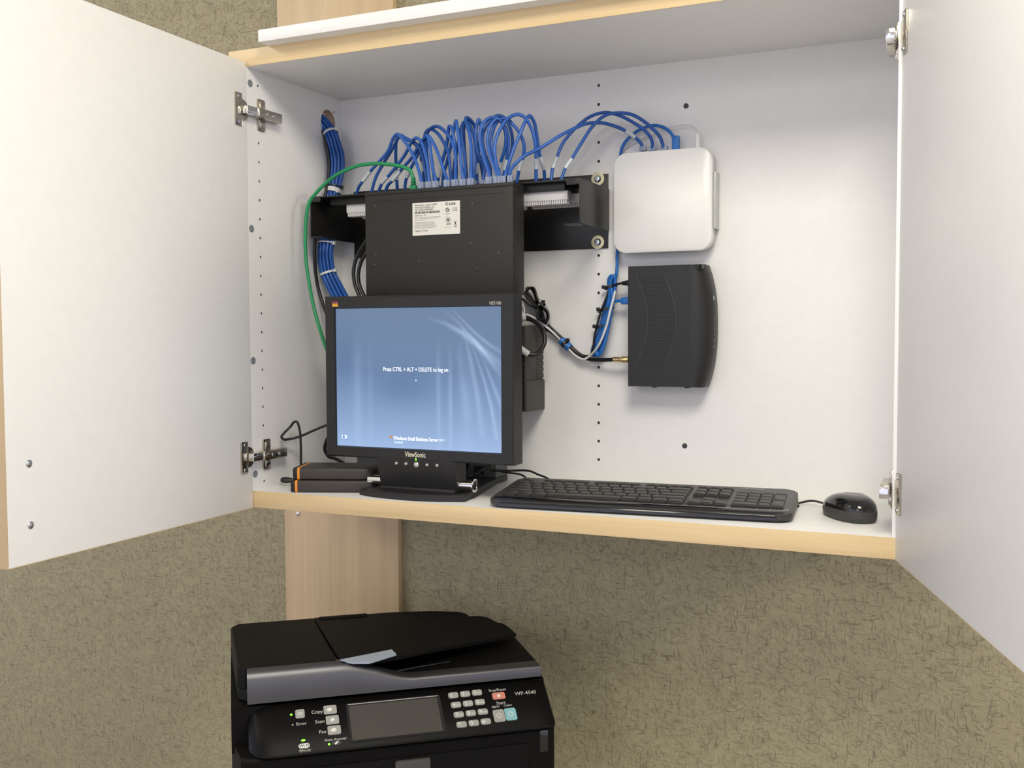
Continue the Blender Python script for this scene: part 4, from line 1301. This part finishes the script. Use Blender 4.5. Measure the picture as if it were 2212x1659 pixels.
# function row
for s0, n in ((0, 1), (2, 4), (6.5, 4), (11, 4)):
    for k in range(n):
        key(X0 + (s0 + k + .5) * U, rows[0], 1)


def row(r, ws):
    x = 0
    for wu in ws:
        key(X0 + (x + wu / 2) * U, rows[r], wu); x += wu


row(1, [1] * 13 + [2]); row(2, [1.5] + [1] * 12 + [1.5]); row(3, [1.75] + [1] * 11 + [2.25]); row(4, [2.25] + [1] * 10 + [2.75]); row(5, [1.25, 1.25, 1.25, 6.25, 1.25, 1.25, 1.25, 1.25])
for r in (0, 1, 2):
    for k in range(3):
        key(X0 + (15.35 + k + .5) * U, rows[r], 1)
key(X0 + 16.85 * U, rows[4], 1)
for k in range(3):
    key(X0 + (15.35 + k + .5) * U, rows[5], 1)
for r in (1, 2, 3, 4):
    for k in range(4 if r == 1 else 3):
        key(X0 + (18.7 + k + .5) * U, rows[r], 1)
key(X0 + 19.7 * U, rows[5], 2); key(X0 + 21.2 * U, rows[5], 1)
key(X0 + 22.2 * U, (rows[2] + rows[3]) / 2, 1, 1.97); key(X0 + 22.2 * U, (rows[4] + rows[5]) / 2, 1, 1.97)
text('Microsoft', .0085, M['print_grey'], kb, Matrix.Translation((.158, .0655, ktop(.0655) + .0003)) @ Matrix.Rotation(slope, 4, 'X'), sx=1.05, bold=.0001)
ld = MB()
for k in range(3):
    ld.cyl((.135 + .020 * k, .050, ktop(.050) - .0003), (0, 0, 1), .0016, .0007, 10)
ld.build('status_lights', M['cap_grey'], kb)
P = [at(1050, 1013, y=.21), at(1061, 1015, y=.215), at(1097, 1017, y=.225), at(1131, 1016, y=.225), at(1146, 1018, y=.22), at(1162, 1025, y=.205), at(1178, 1031, y=.19), at(1190, 1038, y=.175)]
MB().tube(P, .0019, 8, 5).build('cord', M['black_cable'], kb, world=True, smooth=60)

# ================================================================== MOUSE
MYAW = math.radians(33)
ms = thing('computer_mouse', 'glossy black corded mouse on the shelf right of the keyboard', 'mouse', (0.9515, 0.1285, 0), MYAW)
A_, B_ = .0545, .0292


def mring(k, z, nose=0.0, n=40):
    out = []
    for i in range(n):
        t = 2 * PI * i / n
        c_, s_ = math.cos(t), math.sin(t)
        e_ = 2.35
        x = B_ * k * math.copysign(abs(c_) ** (2 / e_), c_)
        y = A_ * k * math.copysign(abs(s_) ** (2 / e_), s_)
        if s_ > 0:
            x *= 1 - .10 * s_ * s_
        zz = z
        if nose:
            f = y / A_
            zz = z * (1 - nose * max(0, f + .15) ** 1.6)
        out.append((x, y, zz))
    return out


lowerm = MB().rings([mring(.93, .0006), mring(.985, .004), mring(1.0, .010, .15), mring(.995, .0165, .30)])
lowerm.build('side_shell', M['dark_grey'], ms, smooth=60)
rg = [mring(.994, .0164, .30)]
for k in range(1, 11):
    t = k / 10
    rg.append(mring(.994 * math.cos(t * PI / 2 * .98) ** .62, .0164 + .0206 * math.sin(t * PI / 2) ** 1.0, .30))
MB().rings(rg).build('top_shell', M['gloss_black'], ms, smooth=70)


def mz(x, y):
    k = math.sqrt((x / B_) ** 2 + (y / A_) ** 2)
    k = min(k / .994, 1)
    t = math.acos(k ** (1 / .62)) / (PI / 2 * .98)
    f = y / A_
    return (.0164 + .0206 * math.sin(t * PI / 2)) * (1 - .30 * max(0, f + .15) ** 1.6)


wl = MB().cyl((-.004, .030, mz(0, .030) - .0075), (1, 0, 0), .0085, .008, 20)
wl.build('scroll_wheel', M['mid_grey'], ms)
sm_ = MB().tube([(0, y, mz(0, y) + .0000) for y in (.042, .034, .026, .018, .010, .004)], .0004, 6, 2)
sm_.build('button_seam', M['black_metal'], ms)
text('Microsoft', .0060, M['cap_grey'], ms, Matrix.Translation((.003, -.012, mz(0, -.012) + .0002)) @ Matrix.Rotation(-.03, 4, 'X') @ Matrix.Rotation(-MYAW, 4, 'Z'), sx=1.0)
Pm = [ms_p for ms_p in (FRAME[ms.name] @ Vector((0, A_ - .004, .007)), FRAME[ms.name] @ Vector((0, A_ + .006, .0068)))] + [at(1768, 1084, z=.0075), at(1750, 1082, z=.006), at(1733, 1085, z=.004), at(1715, 1092, z=.0024), Vector((.872, .190, .0020)), Vector((.855, .209, .0020)), Vector((.80, .2055, .0020)), Vector((.65, .192, .0022)), Vector((.50, .178, .0022)), Vector((.445, .185, .004)), at(1129, 1027, y=.215), at(1097, 1021, y=.236), at(1066, 1016, y=.222), at(1050, 1012, y=.2)]
MB().tube(Pm, .0017, 8, 6).build('cord', M['black_cable'], ms, world=True, smooth=60)

# ================================================================== PRINTER
PA0 = at(536, 1522, z=-.27)
PYAW = math.radians(39.7)
ZB = .27
prn = thing('office_printer', 'black office multifunction printer with document feeder and tilted control panel', 'printer', (PA0.x, PA0.y, PA0.z - ZB), PYAW)
FP = FRAME[prn.name]; FPi = FP.inverted()


def pl_box(b, name, m, parent=prn, smooth=35):
    return b.build(name, m, parent, smooth=smooth)


LW, LD = .4455, .262
# main body
bdy = MB()
bpoly = [(0.002, -.060), (.440, -.060), (.4475, -.053), (.4475, .255), (.440, .262), (-.018, .262), (-.024, .255), (-.024, .02), (-.012, -.052)]
bdy.rings([[(x, y, 0) for x, y in bpoly], [(x, y, ZB - .062) for x, y in bpoly], [(x if y > -.05 else x, y if y > -.05 else y + .004, ZB - .058) for x, y in bpoly]])
bp2 = [(-.024, .0), (.4475, .0), (.4475, .255), (.440, .262), (-.018, .262), (-.024, .255)]
bdy.rings([[(x, y, ZB - .07) for x, y in bp2], [(x, y, ZB - .004) for x, y in bp2]])
pl_box(bdy, 'body', M['printer_body'])
# front door outline and handle
fd = MB().box(.010, .404, -.0625, -.060, .02, ZB - .078, .001)
fdo = pl_box(fd, 'front_door', M['printer_body'])
q = FPi @ on_plane(892, 1652, FP @ Vector((0, -.067, 0)), (FP.to_3x3() @ Vector((0, 1, 0))))
hd_ = MB().box(q.x - .026, q.x + .026, -.0705, -.062, q.z - .03, q.z + .008, .003)
pl_box(hd_, 'handle', M['mid_grey'], fdo)
q = FPi @ on_plane(1176, 1602, FP @ Vector((0, -.064, 0)), (FP.to_3x3() @ Vector((0, 1, 0))))
lt_ = MB().box(q.x - .007, q.x + .007, -.0622, -.056, q.z - .017, q.z + .017, .002)
pl_box(lt_, 'side_latch', M['gloss_black'])
# control panel wedge
pz0, pv0 = ZB - .004, -.0005
pz1, pv1 = ZB - .0515, -.066
wed = MB()
pprof = [(pv0 + .02, pz0), (pv0, pz0), (pv1, pz1), (pv1 - .0015, pz1 - .004), (pv1 + .004, pz1 - .0085), (pv0 + .02, pz1 - .0085)]
xs = [(-.0005, .030, .0), (.004, .017, 0), (.010, .0085, 0), (.018, .0035, 0), (.028, .0008, 0), (.038, 0, 0), (.424, 0, 0), (.437, .0012, 0), (.4460, .005, 0), (.4490, .014, 0)]
wed.rings([[(x, min(y + s_, pv0 + .02), z) for y, z in pprof] for x, s_, _ in xs])
cpn = pl_box(wed, 'control_panel', M['printer_panel'], smooth=45)
cpn['label'] = 'tilted control panel'
pn = Vector((0, -(pz0 - pz1), (pv0 - pv1))).normalized()        # outward normal in printer frame
pe = Vector((0, pv0 - pv1, pz0 - pz1)).normalized()             # up the slope
pO = Vector((0, pv0, pz0))
wn = FP.to_3x3() @ pn; wO = FP @ pO


def ps_(px, py):
    """photo point -> (s along width, t up the slope) on the control panel"""
    v = FPi @ on_plane(px, py, wO, wn)
    return v.x, (v - pO).dot(pe)


def pmx(s_, t_, h=0.0):
    return frame(pO + Vector((s_, 0, 0)) + pe * t_ + pn * h, (1, 0, 0), pe, pn)


def pbtn(px, py, w_, h_, m, name='button', ht=.0016, r=.0022):
    s_, t_ = ps_(px, py)
    b = MB()
    mx = pmx(s_, t_)
    b.prism(rrect(w_, h_, min(r, h_ * .35), 4), 0, ht, mx=mx)
    o = b.build(name, m, cpn)
    return o, (s_, t_, ht)


def ptxt(s_, px, py, size, m=M['print_grey'], parent=cpn, h=.0001, al='CENTER', sx_=1.0, bold=.00005):
    a, b = ps_(px, py)
    return text(s_, size, m, parent, pmx(a, b, h), align=al, sx=sx_, bold=bold, ext=.00004)


# measured from the photo: button sizes follow from their own corners
def ppw(pxa, pya, pxb, pyb):
    a, b = ps_(pxa, pya), ps_(pxb, pyb)
    return math.hypot(a[0] - b[0], a[1] - b[1])


ku = ppw(968, 1504, 990, 1502)
b_, i_ = pbtn(648, 1543, ppw(638, 1544, 658, 1542), ppw(647, 1534, 649, 1552), M['key_grey'])
text('o', .011, M['print_white'], b_, pmx(i_[0], i_[1] + .001, i_[2] + .0001), ext=.00004)
for (px, py, lbl, tx, ty, gl) in ((713, 1534, 'Copy', 685, 1538, 'dd'), (718, 1556, 'Scan', 691, 1559, 'd'), (722, 1578, 'Fax', 697, 1581, 'f')):
    b_, i_ = pbtn(px, py, ppw(700, 1535, 728, 1532), ppw(712, 1525, 715, 1543), M['key_grey'])
    g = MB().box(-.0028, .0028, -.0022, .0022, 0, .0002, mx=pmx(i_[0], i_[1], i_[2]) @ Matrix.Rotation(.6, 4, 'Z'))
    if gl != 'd':
        g.box(-.0042, .0012, -.0008, .0034, 0, .00015, mx=pmx(i_[0], i_[1], i_[2]) @ Matrix.Rotation(.6, 4, 'Z'))
    g.build('icon', M['print_white'], b_)
    ptxt(lbl, tx, ty, .0076)
ptxt('Error', 651, 1563.5, .0066)
ptxt('Auto Answer', 725, 1597, .0058)
for px, py, w_ in ((629, 1544, .0034), (655, 1599.5, .0060), (711, 1608, .0034)):
    a, c_ = ps_(px, py)
    MB().prism([(w_ / 2 * math.cos(t * .4), .0015 * math.sin(t * .4)) for t in range(16)], 0, .0006, mx=pmx(a, c_)).build('indicator_light', M['green_led'], cpn)['label'] = 'lit green indicator'
a, c_ = ps_(632, 1566)
MB().prism([(.0013 * math.cos(t * .4), .0013 * math.sin(t * .4)) for t in range(16)], 0, .0005, mx=pmx(a, c_)).build('indicator_light', M['amber_led'], cpn)
a, c_ = ps_(657, 1611)
wf = MB().prism(rrect(.0155, .0072, .0034, 5), 0, .0002, mx=pmx(a, c_)).build('badge', M['print_white'], cpn)
text('Wi Fi', .0062, M['ink'], wf, pmx(a, c_, .0003), ext=.00004, bold=.0001)
a, c_ = ps_(659, 1621)
wf = MB().prism(rrect(.0165, .0050, .0022, 5), 0, .0002, mx=pmx(a, c_)).build('badge', M['key_grey'], cpn)
wf2 = MB().prism(rrect(.0158, .0043, .0019, 5), .0002, .0003, mx=pmx(a, c_)).build('badge_field', M['printer_panel'], wf)
text('Ethernet', .0040, M['print_white'], wf, pmx(a, c_, .0004), ext=.00004)
b_, i_ = pbtn(727, 1606, .012, .0062, M['dark_grey'])
MB().box(-.003, .003, -.0012, .0012, 0, .0002, mx=pmx(i_[0], i_[1], i_[2]) @ Matrix.Rotation(.7, 4, 'Z')).build('icon', M['print_white'], b_)
# lcd
c4 = [ps_(*q) for q in ((748, 1527), (943, 1503), (961, 1575), (764, 1604))]
sl, sr = (c4[0][0] + c4[3][0]) / 2, (c4[1][0] + c4[2][0]) / 2
tt, tbm = (c4[0][1] + c4[1][1]) / 2, (c4[2][1] + c4[3][1]) / 2
MB().prism(rrect(sr - sl + .006, tt - tbm + .006, .003, 4), 0, .0010, mx=pmx((sl + sr) / 2, (tt + tbm) / 2)).build('display_frame', M['gloss_black'], cpn)
lc_ = MB().prism(rrect(sr - sl - .003, tt - tbm - .002, .002, 4), .0008, .0013, mx=pmx((sl + sr) / 2 - .0005, (tt + tbm) / 2 - .001)).build('display', M['lcd_off'], cpn)
MB().tube([pmx(sl, tt, .0012) @ Vector((0, .0008, 0)), pmx(sr, tt, .0012) @ Vector((0, .0008, 0))], .0010, 6, smooth=False).build('display_trim', M['chrome'], cpn)['label'] = 'bright top rim of the display'
# keypad
k00, k02, k30 = ps_(979, 1503), ps_(1030, 1497), ps_(997, 1566)
dig = ['1', '2 abc', '3 def', '4 ghi', '5 jkl', '6 mno', '7 pqrs', '8 tuv', '9 wxyz', '*', '0', '#']
for r in range(4):
    for c in range(3):
        s_ = k00[0] + (k02[0] - k00[0]) * c / 2 + (k30[0] - k00[0]) * r / 3
        t_2 = k00[1] + (k02[1] - k00[1]) * c / 2 + (k30[1] - k00[1]) * r / 3
        o = MB().prism(rrect(ku * .98, .0098, .003, 4), 0, .0016, mx=pmx(s_, t_2)).build('keypad_key', M['key_grey'], cpn)
        d_ = dig[r * 3 + c]
        text(d_[0], .0085, M['print_white'], o, pmx(s_ - .003, t_2, .0017), ext=.00004, bold=.00012)
        if len(d_) > 1:
            text(d_[2:], .0040, M['print_white'], o, pmx(s_ + .0028, t_2 - .0006, .0017), ext=.00004)
ptxt('Stop/Reset', 1074, 1490.5, .0062)
b_, i_ = pbtn(1077, 1504, ppw(1064, 1505, 1091, 1502), ppw(1076, 1497, 1078, 1511), M['key_red'])
MB().lathe([(.0026, 0), (.0026, .0002), (0, .0002)], pmx(i_[0], i_[1], i_[2]) @ Vector((0, 0, 0)), pn, 14).build('icon', M['print_white'], b_)
ptxt('Start', 1082, 1518.5, .0074)
ptxt('B&W', 1071, 1527, .0055)
ptxt('Color', 1097, 1523.5, .0055)
for px, py, m in ((1078, 1547, M['key_grey']), (1103, 1543.5, M['key_teal'])):
    b_, i_ = pbtn(px, py, ppw(1064, 1536, 1088, 1533), ppw(1075, 1534, 1081, 1560), m, r=.003)
    g = MB()
    for k in range(4):
        g.box(-.0032, .0032, .0026, .0034, 0, .0002, mx=pmx(i_[0], i_[1], i_[2]) @ Matrix.Rotation(PI / 4 + k * PI / 2, 4, 'Z'))
    g.build('icon', M['print_white'], b_)
ptxt('WP-4540', 1135, 1497, .0088, sx_=1.0)
# scanner lid
lid = MB()
lpoly = [(0, .011), (LW - .006, .011), (LW, .017), (LW + .002, .15), (LW - .012, LD - .02), (LW - .04, LD), (-.012, LD), (-.024, LD - .015), (-.014, .03)]
lid.rings([[(x, y, ZB) for x, y in lpoly], [(x, y, ZB + .012) for x, y in lpoly], [(.22 + (x - .22) * .985, .13 + (y - .13) * .985, ZB + .0165) for x, y in lpoly]])
ld_ = pl_box(lid, 'scanner_lid', M['printer_body'])
# glossy fascia with the S-curved top edge
fas = MB()
xs_ = [-.001, .02, .05, .08, .11, .135, .150, .165, .180, .195, .210, .225, .240, .26, .30, .36, .42, .442]
def ftop(x):
    if x < .135:
        return .047
    if x > .245:
        return .0172
    t = (x - .135) / .11
    return .0172 + (.047 - .0172) * (1 - (3 * t * t - 2 * t ** 3))
def fprof(x):
    h = ftop(x)
    k = h / .047
    rows = [(-.0035, .001), (-.0036, .3 * h), (-.0026, .55 * h), (-.0004, .76 * h), (.0030, .90 * h), (.0075, .975 * h), (.0120, h)]
    return [(x, -.0035 + (v + .0035) * k, ZB + z) for v, z in rows] + [(x, .026, ZB + h - .0006), (x, .020, ZB + .001)]


fas.rings([fprof(x) for x in xs_])
fo = pl_box(fas, 'fascia', M['gloss_fascia'], smooth=60)
fo['label'] = 'glossy front fascia with S-curved top edge'
# feeder cover, left
fc = MB()
fpoly = [(-.004, .019), (.1305, .019), (.1145, LD - .002), (-.012, LD - .002), (-.0235, LD - .018), (-.0145, .03)]
fc.rings([[(x, y, ZB + .0165) for x, y in fpoly], [(x, y, ZB + .0440) for x, y in fpoly], [(.055 + (x - .055) * .975, .13 + (y - .13) * .985, ZB + .0476) for x, y in fpoly]])
pl_box(fc, 'feeder_cover', M['printer_body'])
# input tray, right: raised leaf with curved near edge
tr = MB()
top = []
for px, py, zz in ((738, 1431, .0470), (800, 1428, .0455), (857, 1419, .0435), (940, 1402, .041), (1020, 1388, .038), (1085, 1376, .0345), (1115, 1369, .033), (1096, 1353, .033), (1086, 1346.5, .034), (1075, 1345, .035),
                   (1055, 1334.5, .036), (1038, 1330.5, .037), (1014, 1331, .038), (1005, 1325, .040), (990, 1321.5, .042), (930, 1320, .045), (850, 1321, .0468), (677, 1332, .0475)):
    v_ = FPi @ at(px, py, z=PA0.z + zz)
    top.append((v_.x, min(v_.y, LD - .001), v_.z))
tr.rings([[(x, y, z - .005) for x, y, z in top], [(x, y, z) for x, y, z in top]])
tro = pl_box(tr, 'paper_tray', M['printer_body'])
sup = MB().box(.14, .36, .15, .24, ZB + .014, ZB + .034, .004)
pl_box(sup, 'tray_support', M['printer_body'])
pl_box(MB().box(.108, .145, .024, LD - .004, ZB + .014, ZB + .0405), 'feed_slot', M['black_metal'])
ext_ = MB().box(.122, .205, LD - .016, LD - .004, ZB + .046, ZB + .0500, .002)
pl_box(ext_, 'tray_guide', M['printer_body'], tro)
gb = MB()
gq = [FPi @ at(*q, z=PA0.z + .0485) for q in ((735, 1425), (846, 1403), (856, 1413), (797, 1431), (760, 1431))]
gpoly = [(v.x, v.y) for v in gq]
gb.prism(gpoly, ZB + .0462, ZB + .0488)
pl_box(gb, 'feed_guide', M['guide_blue'])['label'] = 'pale blue sheet guide'
hl = MB().tube([(.215, .030, ZB + .0180), (.245, .036, ZB + .0190), (.28, .046, ZB + .0185), (.31, .056, ZB + .0175)], .0016, 8, 4)
pl_box(hl, 'output_rib', M['gloss_black'])

pt_ = thing('printer_table', 'plain table under the black printer, below the edge of the photo', 'table', (.20, -.02, -1.12), PYAW)
mxw = FP @ Matrix.Translation((.21, .09, 0))
tt_ = MB().box(-.28, .28, -.20, .18, -.025, -.0005, .002, mx=mxw)
tt_.build('tabletop', M['table'], pt_, world=True)
for x in (-.26, .26):
    for y in (-.18, .16):
        p = mxw @ Vector((x, y, -.02))
        MB().box(p.x - .015, p.x + .015, p.y - .015, p.y + .015, -1.12, p.z, .001).build('leg', M['table'], pt_, world=True)
